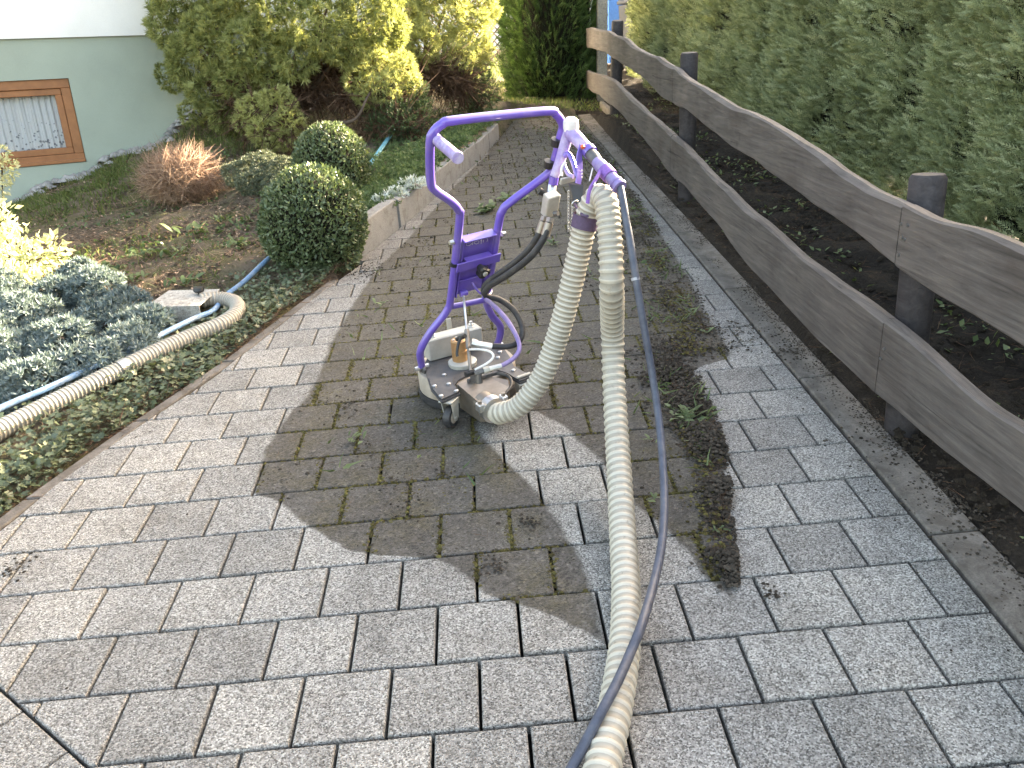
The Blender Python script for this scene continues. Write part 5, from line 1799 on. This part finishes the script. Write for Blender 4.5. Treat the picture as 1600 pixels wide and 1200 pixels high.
hose_([am(757, 466, 2.87), am(772, 476, 2.88), am(792, 497, 2.88), am(806, 520, 2.87), am(812, 536, 2.865)], .005, "control_line", M_PURPHOSE, 8)
for a_, b_, r_, mt in (((768, 541, 2.87), (743, 537, 2.855), .0115, M_ZINC), ((745, 537.5, 2.856), (736, 535, 2.85), .0145, M_ZINC), ((783, 572, 2.80), (763, 577, 2.785), .0095, M_ZINC), ((764, 577, 2.786), (755, 579, 2.78), .0125, M_ALU), ((756, 579, 2.78), (742, 584, 2.78), .010, M_DSTEEL)):
    part(MB().tube([am(*a_), am(*b_)], r_, 8), "hose_fitting", mt)
part(MB().tube([am(747, 580, 2.78), am(749, 599, 2.79)], .011, 8), "elbow_fitting", M_DSTEEL)
part(MB().tube(spline([am(733, 546, 2.83), am(750, 546, 2.83), am(765, 549, 2.82), am(771, 557, 2.81), am(762, 567, 2.80), am(742, 578, 2.79)], .006), .0042, 8), "bent_pipe", M_WHITEP)
rg = [fp(738, 441, .004), fp(743, 450, .02), fp(752, 459, .035), fp(763, 461, .03), fp(768, 455, .01), fp(766, 448, -.005)]
part(MB().tube(spline(rg, .005), .0038, 8), "hose_loop", M_PURPLE)
# manifold block on the right grip
mdir = fp(862, 300) - fp(868, 260); mdir /= np.linalg.norm(mdir)
MR = np.stack([FA, -np.cross(FA, mdir) / np.linalg.norm(np.cross(FA, mdir)), mdir], 1)
MR[:, 0] = np.cross(MR[:, 1], MR[:, 2]); MR[:, 0] /= np.linalg.norm(MR[:, 0])
part(MB().box(am(860, 319, 2.585), (.045, .032, .075), MR, .003), "manifold_block", M_ALU)
part(MB().tube([am(861, 310, 2.58), am(863, 288, 2.585)], .0135, 8), "grip_fitting", M_ZINC)
part(MB().tube([am(852, 303, 2.57), am(842, 298, 2.56)], .011, 10), "valve_knob", M_BLACKP)
part(MB().tube([am(866, 334, 2.57), am(872, 333, 2.56)], .008, 8), "valve_plug", M_DSTEEL)
for (a_, b_) in (((849, 346, 2.59), (843, 364, 2.60)), ((858, 348, 2.56), (852, 368, 2.57))):
    part(MB().tube([am(*a_), am(*b_)], .0135, 12), "crimp_sleeve", M_BSTEEL)
    part(MB().tube([am(a_[0] + 2, a_[1] - 7, a_[2]), am(*a_)], .012, 6), "hex_nut", M_BSTEEL)
# right hand trigger grip: lever, head, gun body and sleeve
part(MB().tube([am(893, 196, 2.515), am(884, 222, 2.535), am(874, 255, 2.55), am(866, 276, 2.565)], .02, 12, rr=[.0175, .017, .0155, .014]), "trigger_lever", M_LILAC)
part(MB().tube([am(866, 276, 2.565), am(864, 288, 2.575)], .0145, 12), "lever_base", M_PURPLE)
hd1 = am(892, 193, 2.50)
part(MB().tube([hd1 - np.array([0, .0, .022]), hd1 - np.array([0, 0, .012]), hd1 + np.array([0, 0, .008]), hd1 + np.array([0, 0, .018])], .022, 16, rr=[.0205, .0235, .0225, .012]), "grip_head", M_WHITEP)
gb = [am(890, 205, 2.51), am(902, 217, 2.50), am(915, 231, 2.48), am(925, 243, 2.465)]
part(MB().tube(spline(gb, .01), .018, 14, rr=np.linspace(.0215, .0175, len(spline(gb, .01)))), "gun_body", M_LILAC)
cb1, cb2 = am(921, 238, 2.47), am(934, 254, 2.445)
part(MB().tube([cb1, (cb1 + cb2) / 2, cb2], .0185, 16, rr=[.0165, .019, .0165]), "coupling", M_DSTEEL)
part(MB().tube([am(918, 233, 2.475), am(923, 239, 2.468)], .0215, 14), "coupling_ring", M_PURPLE)
part(MB().tube([am(910, 228, 2.455), am(911, 231, 2.452)], .006, 10), "safety_button", M_ORANGE)
sl0, sl1 = am(932, 252, 2.447), am(969, 293, 2.385)
sp = [sl0 + (sl1 - sl0) * t for t in (0, .12, .14, .3, .6, .8, .82, .86, .88, .93, .95, 1.0)]
part(MB().tube(sp, .018, 18, rr=[.0165, .0175, .0195, .019, .0185, .0185, .0215, .0215, .019, .019, .0225, .021]), "hose_sleeve", M_PURPHOSE)
part(MB().tube([sl0 + (sl1 - sl0) * .33, sl0 + (sl1 - sl0) * .60], .0225, 18), "velcro_band", M_STRAPV)
# trigger guard
tg = [am(909, 228, 2.47), am(905, 245, 2.47), am(906, 268, 2.475), am(903, 287, 2.48)]
tgb = MB()
sp_ = spline(tg, .008)
for i in range(len(sp_) - 1):
    pass
tgs = np.gradient(sp_, axis=0); tgs /= np.linalg.norm(tgs, axis=1)[:, None]
side = np.cross(tgs, FN); side /= np.linalg.norm(side, axis=1)[:, None]
nrm = np.cross(side, tgs)
for sg in (1,):
    Vv = []
    for i in range(len(sp_)):
        for (a_, b_) in ((-.011, -.002), (.011, -.002), (.011, .002), (-.011, .002)):
            Vv.append(sp_[i] + side[i] * a_ + nrm[i] * b_)
    Ff = [(i * 4 + k, i * 4 + (k + 1) % 4, (i + 1) * 4 + (k + 1) % 4, (i + 1) * 4 + k) for i in range(len(sp_) - 1) for k in range(4)] + [(0, 1, 2, 3), tuple(range(len(Vv) - 4, len(Vv)))[::-1]]
    tgb.add(Vv, Ff)
part(tgb, "trigger_guard", M_PURPLE)
for k in range(3):
    q = am(909, 266 + 5.2 * k, 2.462)
    part(MB().lathe([(.0028, 0), (.0028, .002)], q, 8, tuple(FN)), "guard_rivet", M_WHITEP)
part(MB().tube(spline([am(882, 244, 2.53), am(888, 240, 2.52), am(895, 252, 2.51), am(902, 276, 2.50)], .008), .0075, 8), "trigger", M_PURPLE)
part(MB().tube(spline([am(880, 256, 2.53), am(888, 272, 2.52), am(896, 276, 2.51)], .008), .0065, 8), "trigger", M_LILAC)
part(MB().tube(spline([am(877, 275, 2.53), am(878, 262, 2.525), am(884, 253, 2.52)], .006), .0045, 8), "release_hook", M_WHITEP)
part(MB().box(am(887, 281, 2.52), (.055, .02, .008), FRM, .002), "guard_plate", M_ALU)
# bracket, ring and chain
bk = MB()
bq = [am(890, 288, 2.55), am(912, 290, 2.54), am(908, 320, 2.545), am(897, 318, 2.55)]
bk.add(list(bq) + [q - FN * .006 for q in bq], [(0, 1, 2, 3), (7, 6, 5, 4)] + [(i, 4 + i, 4 + (i + 1) % 4, (i + 1) % 4) for i in range(4)])
part(bk, "hanger_bracket", M_BLACKP)
rc = am(898, 319, 2.525)
ring = [rc + FA * .0125 * math.cos(a) + FU * .0125 * math.sin(a) for a in np.linspace(0, 2 * math.pi, 21)]
part(MB().tube(ring, .0017, 6), "split_ring", M_ZINC)
chx = [(888, 300 + 4.6 * k) for k in range(14)] + [(892 + .3 * k, 362 - 4.6 * k) for k in range(9)]
for k, (u, v) in enumerate(chx):
    c_ = am(u, v, 2.535 if k < 14 else 2.525)
    ax = FA if k % 2 == 0 else FN
    pts = [c_ + ax * .0032 * math.cos(a) + FU * .0062 * math.sin(a) for a in np.linspace(0, 2 * math.pi, 11)]
    part(MB().tube(pts, .0011, 5, caps=False), "chain_link", M_ZINC)

# ---------------------------------------------------------------- suction hose
def hose_mat(name, base, stain):
    a = NT(name)
    p = a.pos()
    at_ = a.n("ShaderNodeAttribute"); at_.attribute_name = "rnd"
    f = a.noise(p, 16, 6, .7)
    c = a.ramp(f, [(.25, [x * .82 for x in base]), (.6, base), (.85, [min(1, x * 1.08) for x in base])])
    c = a.mix(at_.outputs["Fac"], c, [x * .55 for x in stain], 'MIX')
    sp = a.noise(p, 55, 5, .75)
    c = a.mix(a.ramp(sp, [(.58, (0, 0, 0)), (.70, (.7, .7, .7))]), c, stain)
    a.col(c); a.rough(.5)
    a.b.inputs["Subsurface Weight"].default_value = .0
    return a.m


M_HOSE = hose_mat("cream_suction_hose", (.52, .475, .39), (.17, .145, .115))
M_HOSE2 = hose_mat("dirty_cream_hose", (.44, .395, .325), (.16, .125, .09))


def ribbed(name, pts, r, pitch, mat, parent=None, n=22, rib=.09, fac=None, pls=True):
    path = spline(pts, .01)
    dd = np.r_[0, np.cumsum(np.linalg.norm(np.diff(path, axis=0), axis=1))]
    # positions: 6 rings per rib, pitch may vary along the hose
    s, out, prof = 0.0, [], []
    shape = [(-.00, .0), (.12, .75), (.22, 1.0), (.36, .75), (.48, .0), (.74, -.25)]
    while s < dd[-1]:
        pt = pitch if np.isscalar(pitch) else float(np.interp(s, pitch[0], pitch[1]))
        for a, b in shape:
            out.append(s + a * pt); prof.append(b)
        s += pt
    out = np.array(out); prof = np.array(prof)
    ok = out <= dd[-1]
    out, prof = out[ok], prof[ok]
    P_ = np.column_stack([np.interp(out, dd, path[:, k]) for k in range(3)])
    k = np.ones(7) / 7
    rr = r * (1 + rib * (prof - .6))
    V, F_ = tube_arrays(P_, rr, n)
    dirt = np.clip(np.repeat((prof < .3).astype(float)[:-1], n) * .42, 0, 1)  # darker tone in the grooves between the ribs
    if pls:
        V = V @ PLM.T
    return V, F_, dirt


hp = [h0 + hd * .02 + OM, h0 + hd * .07 + OM, at(784, 645, 2.79), at(812, 634, 2.755), at(845, 592, 2.72), at(868, 535, 2.68), at(887, 470, 2.62), at(903, 400, 2.56), at(914, 350, 2.51), at(924, 320, 2.48), at(935, 307, 2.46), at(945, 312, 2.43), at(950, 335, 2.415), at(954, 385, 2.41), at(956, 450, 2.43), gp(957, 520, .40), gp(959, 590, .275), gp(963, 665, .18), gp(968, 745, .11), gp(973, 832, .063), gp(978, 920, .043), gp(977, 1000, .043), gp(966, 1080, .043), gp(950, 1160, .043), gp(930, 1250, .043), gp(905, 1360, .043), gp(870, 1500, .043)]
V, F_, q_ = ribbed("suction_hose", hp, .0355, ([0, 1.05, 1.25, 9], [.0155, .0175, .026, .026]), M_HOSE)
sh = link(bpy.data.objects.new("suction_hose", fastmesh("suction_hose", V, F_, M_HOSE, q_, smooth=True)))
tag(sh, "long cream corrugated suction hose looped over the machine's handle onto the paving", "hose")

# straps holding the hose
def band(path_pts, r, w_, mat, name, parent):
    V, F_ = tube_arrays(np.array(path_pts), r, 24)
    return MB().add(V, [tuple(f) for f in F_], True).build(name, mat, parent)


b0_, b1_ = at(921, 322, 2.435) - OM, at(914, 345, 2.44) - OM
dv = (b1_ - b0_) / np.linalg.norm(b1_ - b0_)
st1 = band([at(917, 336, 2.50) - OM, at(912.5, 356, 2.515) - OM], .0405, .03, M_STRAP, "hose_strap", machine)
part(MB().tube(spline([rc, am(903, 327, 2.50), am(910, 336, 2.46), am(918, 338, 2.42)], .006), .0045, 6), "strap_tail", M_STRAP)
part(MB().tube(spline([am(938, 268, 2.41), am(930, 282, 2.38), am(921, 298, 2.375), am(918, 318, 2.38)], .006), .006, 6), "sling_strap", M_STRAPV)
part(MB().tube([am(926, 263, 2.42), am(921, 283, 2.38)], .0022, 6), "wire_clip", M_ZINC)
part(MB().tube([am(934, 276, 2.40), am(928, 290, 2.36)], .0022, 6), "wire_clip", M_ZINC)

# ---------------------------------------------------------------- pressure hose
bh = NT("dusty_blue_black_rubber")
pz = bh.pos()
fz = bh.noise(pz, 30, 6, .7)
bh.col(bh.ramp(fz, [(.3, (.035, .042, .062)), (.55, (.065, .075, .105)), (.78, (.11, .11, .115))]))
bh.rough(.48)
ph = [sl0 + (sl1 - sl0) * .9 + OM, sl1 + OM, at(976, 330, 2.37), at(985, 380, 2.36), at(996, 450, 2.36), at(1008, 520, 2.38), at(1020, 590, 2.40), at(1030, 660, 2.37), at(1036, 730, 2.29), at(1038, 790, 2.20), at(1034, 850, 2.10), at(1022, 910, 2.0), gp(1003, 975, .12), gp(985, 1020, .105), gp(965, 1065, .10), gp(940, 1112, .09), gp(912, 1165, .06), gp(880, 1225, .03), gp(840, 1300, .014), gp(790, 1420, .014)]
V, F_ = tube_arrays(spline(ph, .012), .0108, 14)
o = MB().add(V @ PLM.T, [tuple(f) for f in F_] + [tuple(range(14))[::-1], tuple(range(len(V) - 14, len(V)))], True).build("pressure_hose", bh.m)
tag(o, "thin dark blue rubber pressure hose hanging from the gun beside the cream hose", "hose")
q = at(993, 436, 2.36)
d_ = at(995, 446, 2.36) - at(991, 426, 2.36); d_ /= np.linalg.norm(d_)
MB().tube([PLM @ (q - d_ * .004), PLM @ (q + d_ * .004)], .0125, 14).build("hose_clip", simple("grey_clip", (.3, .3, .32), .5), o)

# ---------------------------------------------------------------- hose lying in the ivy at the left
def gh(u, v, dz):
    p = hit(u, v)
    return np.array([p[0], p[1], float(terr(p[0], p[1])) + dz])


lp = [gh(-150, 790, .05), gh(-70, 740, .05), gh(0, 697, .055), gh(60, 665, .055), gh(120, 634, .055), (gh(190, 600, .06)), gh(250, 570, .06), gh(310, 541, .055), gh(350, 522, .05), gh(372, 503, .045), gh(371, 488, .045), gh(352, 483, .05), gh(330, 486, .06), gh(316, 489, .06)]
V, F_, q_ = ribbed("hose", lp, .037, .0185, M_HOSE2, pls=False, rib=.07)
o = link(bpy.data.objects.new("garden_hose", fastmesh("garden_hose", V, F_, M_HOSE2, q_, smooth=True)))
tag(o, "dirty cream corrugated hose lying in the ivy and curling into a metal box", "hose")
cj = spline(lp, .01)
k = np.argmin(np.linalg.norm(cj - gh(197, 597, .06), axis=1))
V, F_ = tube_arrays(cj[k - 2:k + 3], .0405, 22)
MB().add(V, [tuple(f) for f in F_], True).build("hose_clamp", M_ZINC, o)
# metal suction box
bxp = gh(292, 492, 0)
sb = empty("suction_box", tuple(bxp))
tag(sb, "flat dusty metal suction box with a black knob at the end of the hose", "metal box")
e1 = hit(312, 494) - hit(250, 497); e1[2] *= .4
e2 = hit(279, 470) - hit(250, 497); e2[2] *= .4
L_, D_ = .27, .26
e1 /= np.linalg.norm(e1); e2 -= e1 * (e1 @ e2); e2 /= np.linalg.norm(e2)
SR = np.stack([e1, e2, np.cross(e1, e2)], 1)
M_BOXM = simple("speckled_dusty_sheet_metal", (.50, .47, .42), .6, .3, var=.4, scale=110, dirt=(.14, .11, .085), dirt_amt=.8)
ub_ = SR[:, 2]
MB().box(ub_ * .085, (L_, D_, .005), SR, .001).build("box_top", M_BOXM, sb)
MB().box(ub_ * .045 - SR[:, 1] * (D_ / 2 - .003), (L_, .005, .074), SR, .001).build("side_panel", M_BOXM, sb)
MB().box(ub_ * .045 + SR[:, 1] * (D_ / 2 - .003), (L_, .005, .074), SR, .001).build("side_panel", M_BOXM, sb)
MB().box(ub_ * .045 - SR[:, 0] * (L_ / 2 - .003), (.005, D_ - .012, .074), SR, .001).build("end_panel", M_BOXM, sb)
kb = MB().lathe([(.008, .088), (.008, .1), (.024, .1), (.028, .108), (.024, .122), (.01, .124)], SR[:, 0] * .06 + SR[:, 1] * .05, 14)
kb.build("knob", M_BLACKP, sb)
# blue pipe beside the hose
M_BLUEPIPE = simple("scuffed_blue_pipe", (.17, .30, .46), .5, var=.3, scale=40, dirt=(.40, .42, .44), dirt_amt=.8, space='pos')
bpx = [gh(-80, 712, .06), gh(0, 668, .07), gh(90, 630, .075), gh(180, 585, .075), gh(250, 545, .06), gh(305, 514, .05), gh(335, 496, .035), gh(352, 475, .035), gh(385, 450, .04), gh(425, 415, .05), gh(450, 400, .04)]
pts = spline(bpx, .015)
V, F_ = tube_arrays(pts, .013, 12)
o = MB().add(V, [tuple(f) for f in F_], True).build("blue_pipe", M_BLUEPIPE)
tag(o, "scuffed blue plastic pipe running under the hose along the ivy", "pipe")

# ---------------------------------------------------------------- moss, mud and torn weeds on the paving
def on_pave(x, y, z):
    return np.column_stack([x, y, z])


M_MOSS = leafmat("joint_moss", [(0, (.036, .028, .015)), (.35, (.078, .064, .025)), (.7, (.130, .114, .040)), (1, (.19, .17, .065))], .9, .05, .1, 1.0, 7, .95)
M_MUD = leafmat("scraped_mud", [(0, (.026, .021, .016)), (.5, (.052, .043, .034)), (.85, (.085, .07, .055)), (1, (.12, .105, .075))], .95, .0, .15, 1.0, 8, 1.0)
mx_, my_, mr_ = [], [], []
for r in range(1, 40):
    y0 = r * P
    n = 700 if y0 < 3 else 300
    x = RNG.uniform(.0, 2.0, n); y = y0 + RNG.normal(0, .008, n)
    ok = dirty(x, y, .01) & (vnoise(np.column_stack([x, y, 0 * x]), 4.2) > .34) & (RNG.random(n) < .8)
    mx_.append(x[ok]); my_.append(y[ok]); mr_.append(RNG.uniform(.002, .0085, ok.sum()))
    off = 0 if r % 2 == 0 else .5
    for c in range(0, 11):
        xj = (c + off) * P
        n = 105 if y0 < 3 else 40
        y = RNG.uniform(y0, y0 + P, n); x = xj + RNG.normal(0, .009, n)
        heavy = random.random()
        ok = dirty(x, y, .01) & (RNG.random(n) < (.25 + .75 * heavy)) & (x < 1.98)
        mx_.append(x[ok]); my_.append(y[ok]); mr_.append(RNG.uniform(.0025, .0095, ok.sum()))
# cushions of moss on the faces of the pavers farther up the path and in the mud ridge
n = 22000
x = RNG.uniform(.1, 1.98, n); y = RNG.uniform(.7, 7.0, n)
den = vnoise(np.column_stack([x, y, 0 * x]) + 21, 6.5) * .6 + vnoise(np.column_stack([x, y, 0 * x]) + 2, 17) * .4
ok = dirty(x, y, .02) & (den > np.interp(y, [1.0, 3.0], [.68, .54]))
mx_.append(x[ok]); my_.append(y[ok]); mr_.append(RNG.uniform(.0025, .008, ok.sum()))
n = 5000
y = RNG.uniform(.4, 7.0, n); x = np.interp(y, [.42, 1.0, 1.4, 1.75, 3.0, 7.0], [1.45, 1.55, 1.54, 1.68, 1.80, 1.88]) + RNG.normal(0, .05, n)
den = vnoise(np.column_stack([x, y, 0 * x]) + 33, 9)
ok = dirty(x, y, 0) & (den > .5) & (x < 1.98)
mx_.append(x[ok]); my_.append(y[ok]); mr_.append(RNG.uniform(.002, .008, ok.sum()))
ridge0 = sum(len(a) for a in mx_) - int(ok.sum())
mx_, my_, mr_ = map(np.concatenate, (mx_, my_, mr_))
mz_ = -.004 + 0 * mx_
mz_[ridge0:] = RNG.uniform(0, .022, len(mz_) - ridge0)
p = on_pave(mx_, my_, mz_)
prt = [up_scatter(BLOBS[i], p[i::3], mr_[i::3]) for i in range(3)]
n = len(p) // 5
t1 = scatter(FATTUFT[0], FATTUFT[1], p[:n] + np.array([0, 0, .002]), np.tile([0, 0, 1.0], (n, 1)) + RNG.normal(0, .3, (n, 3)), RNG.uniform(.004, .010, n))
prt.append(t1)
prt = [(v @ PLM.T, f, q) for v, f, q in prt]
o = foliage("joint_moss", prt, M_MOSS)
tag(o, "olive moss growing in the joints of the uncleaned pavers", "moss", kind='stuff')

# crumbs
n = 32000
x = RNG.uniform(0, 2.0, n); y = RNG.uniform(.2, 7.9, n) ** 1.0
den = vnoise(np.column_stack([x, y, 0 * x]) + 12, 5.5)
ok = dirty(x, y, .012) & (RNG.random(n) < np.clip((den - .25) * 1.7, .06, 1))
p = on_pave(x[ok], y[ok], 0 * x[ok] - .001)
sz = RNG.uniform(.0010, .0036, len(p)) * np.where(RNG.random(len(p)) < .05, 2.4, 1) * np.interp(y[ok], [.5, 4], [1, 1.6])
parts_ = [up_scatter(BLOBS[i], p[i::3], sz[i::3]) for i in range(3)]
# a few crumbs on the clean pavers and the edging
n = 2600
x = RNG.uniform(-.7, 2.2, n); y = RNG.uniform(-.2, 7.5, n)
w_ = np.where(x > 1.9, .9, .10) + np.where(x < edge(y) + .2, .5, 0)
ok = (x > edge(y)) & (RNG.random(n) < w_)
p = on_pave(x[ok], y[ok], 0 * x[ok] + .001)
sz = RNG.uniform(.0015, .0045, len(p))
parts_ += [up_scatter(BLOBS[i], p[i::3], sz[i::3]) for i in range(3)]
# windrow of scraped mud along the right side of the dirty strip
wy = np.array([.42, .6, .8, 1.0, 1.2, 1.4, 1.6, 1.75, 2.0, 2.4, 3.0, 3.8, 5.0, 6.5, 7.6])
wx = np.array([1.46, 1.475, 1.52, 1.565, 1.575, 1.55, 1.54, 1.66, 1.75, 1.78, 1.80, 1.85, 1.9, 1.9, 1.8])
ww = np.array([.02, .03, .022, .04, .055, .06, .05, .09, .10, .11, .11, .11, .11, .12, .2])
n = 17000
y = RNG.uniform(.36, 7.8, n) ** 1.0
y = np.where(RNG.random(n) < .42, RNG.uniform(.36, 2.0, n), y)
x = np.interp(y, wy, wx) + RNG.normal(0, 1, n) * np.interp(y, wy, ww)
lump = vnoise(np.column_stack([x, y, 0 * x]) + 3, 9.0)
ok = (x < 1.985) & dirty(x, y, -.015) & (RNG.random(n) < np.clip((lump - .2) * 2, .08, 1))
x, y, lump = x[ok], y[ok], lump[ok]
z = RNG.random(len(x)) * np.clip(lump - .2, 0, 1) * .055
p = on_pave(x, y, z)
sz = RNG.uniform(.0025, .009, len(p))
parts_ += [up_scatter(BLOBS[i], p[i::3], sz[i::3]) for i in range(3)]
for (bx_, by_, br_, bn_) in ((.845, .535, .02, 40), (.72, 1.03, .03, 26), (.55, 1.0, .03, 24), (.33, 1.55, .04, 40), (1.40, .47, .015, 25), (1.52, .33, .012, 20), (.95, .72, .02, 40), (1.25, 1.02, .03, 30), (.6, .85, .04, 26), (.45, 1.2, .05, 30), (-.5, .72, .03, 40), (.25, 3.2, .07, 200), (1.7, 2.6, .09, 250), (1.2, 5.5, .2, 500), (1.5, 7.0, .25, 600), (1.9, 1.9, .08, 160), (2.06, 1.7, .05, 120), (2.15, .95, .08, 200), (2.17, .5, .08, 200), (2.17, 2.4, .05, 150), (2.16, 3.2, .04, 120)):
    q = np.column_stack([RNG.normal(bx_, br_, bn_), RNG.normal(by_, br_ * 1.3, bn_), np.abs(RNG.normal(0, .006, bn_))])
    s_ = RNG.uniform(.002, .007, bn_)
    parts_ += [up_scatter(BLOBS[i], q[i::3], s_[i::3]) for i in range(3)]
n = 13000
y = RNG.uniform(-.6, 7.9, n); x = 2.17 - np.abs(RNG.normal(0, .055, n))
den = vnoise(np.column_stack([x, y, 0 * x]) + 60, 6)
ok = (x > 2.0) & (den > .42)
q = on_pave(x[ok], y[ok], 0 * x[ok] + .003)
s_ = RNG.uniform(.001, .0045, len(q))
parts_ += [up_scatter(BLOBS[i], q[i::3], s_[i::3]) for i in range(3)]
parts_ = [(v @ PLM.T, f, q) for v, f, q in parts_]
o = foliage("scraped_mud", parts_, M_MUD)
tag(o, "dark crumbs and a ridge of scraped mud on the pavers", "mud", kind='stuff')
# roots, straw and torn grass in the windrow and over the dirty area
n = 3400
y = RNG.uniform(.4, 7.8, n); y = np.where(RNG.random(n) < .5, RNG.uniform(.4, 2.6, n), y)
x = np.where(RNG.random(n) < .72, np.interp(y, wy, wx) + RNG.normal(0, 1, n) * np.interp(y, wy, ww), RNG.uniform(.1, 1.95, n))
ok = dirty(x, y) & (x < 1.98)
x, y = x[ok], y[ok]
p = on_pave(x, y, RNG.uniform(.003, .03, len(x)))
fw = np.column_stack([RNG.normal(0, 1, len(p)), RNG.normal(0, 1, len(p)), RNG.normal(.05, .25, len(p))])
v_, f_, q_ = scatter(TWIG[0] * np.array([1, .6, .6]), TWIG[1], p, fw, RNG.uniform(.02, .07, len(p)))
o = foliage("torn_roots", [(v_ @ PLM.T, f_, q_)], M_DRYN)
tag(o, "torn brown roots and straw scattered over the dirty pavers", "roots", kind='stuff')
n = 1500
y = RNG.uniform(.9, 7.8, n); x = np.where(RNG.random(n) < .65, np.interp(y, wy, wx) + RNG.normal(0, 1, n) * np.interp(y, wy, ww), RNG.uniform(.2, 1.95, n))
den = vnoise(np.column_stack([x, y, 0 * x]) + 50, 3.6)
ok = dirty(x, y) & (den > .5) & (x < 1.98)
x, y = x[ok], y[ok]
p = on_pave(x, y, RNG.uniform(.002, .02, len(x)))
fw = np.column_stack([RNG.normal(0, 1, len(p)), RNG.normal(0, 1, len(p)), RNG.uniform(.1, 1.0, len(p))])
g1 = scatter(BLADE[0], BLADE[1], p, fw, RNG.uniform(.03, .075, len(p)))
g2 = scatter(LEAF[0], LEAF[1], p[::3], fw[::3], RNG.uniform(.015, .04, len(p[::3])))
o = foliage("torn_grass", [(v @ PLM.T, f, q) for v, f, q in (g1, g2)], M_WEED)
tag(o, "torn green grass and leaves mixed with the mud on the paving", "grass", kind='stuff')
# single weeds that stand out on the dirty paving
WP = [("flat green weed lying left of the machine's head", 553, 690, .045, 12), ("fresh green leaf on the dirty pavers above the machine's left leg", 593, 478, .05, 6), ("large pale weed lying in the mud ridge right of the blue hose", 1070, 655, .075, 20), ("bright green weed leaf next to the blue hose", 1018, 690, .035, 6), ("weed tuft on the path beside the kerb", 762, 330, .12, 24), ("broad leaf tuft on the path behind the purple frame", 800, 312, .10, 20), ("pale yellow-green leaf on the mud ridge top", 1105, 518, .045, 8),
      ("green weed behind the hydraulic hoses", 862, 383, .055, 10), ("torn leaf at the tip of the mud ridge", 1120, 830, .03, 5), ("green leaf at the clean paver edge left of the blue hose", 1018, 786, .035, 5)]
for lab, u, v, r_, m in WP:
    b = gp(u, v, .002)
    o = empty("torn_weed", tuple(b), plane=True)
    tag(o, lab, "weed", "torn weeds on the paving")
    a = RNG.uniform(0, 2 * math.pi, m)
    st_ = np.column_stack([np.cos(a), np.sin(a), RNG.uniform(-.02, .4, m)])
    pp = np.column_stack([RNG.normal(0, r_ * .3, m), RNG.normal(0, r_ * .3, m), RNG.uniform(.002, .012, m)])
    foliage("leaves", [scatter(LONGLEAF[0], LONGLEAF[1], pp, st_, RNG.uniform(.5, 1.0, m) * r_, np.tile([0, 0, 1.0], (m, 1)) + RNG.normal(0, .25, (m, 3)))], M_WEED, o)
    MB().tube([(0, 0, .0), (r_ * .3, r_ * .1, .006)], .002, 5).build("stem", M_DRYN, o)
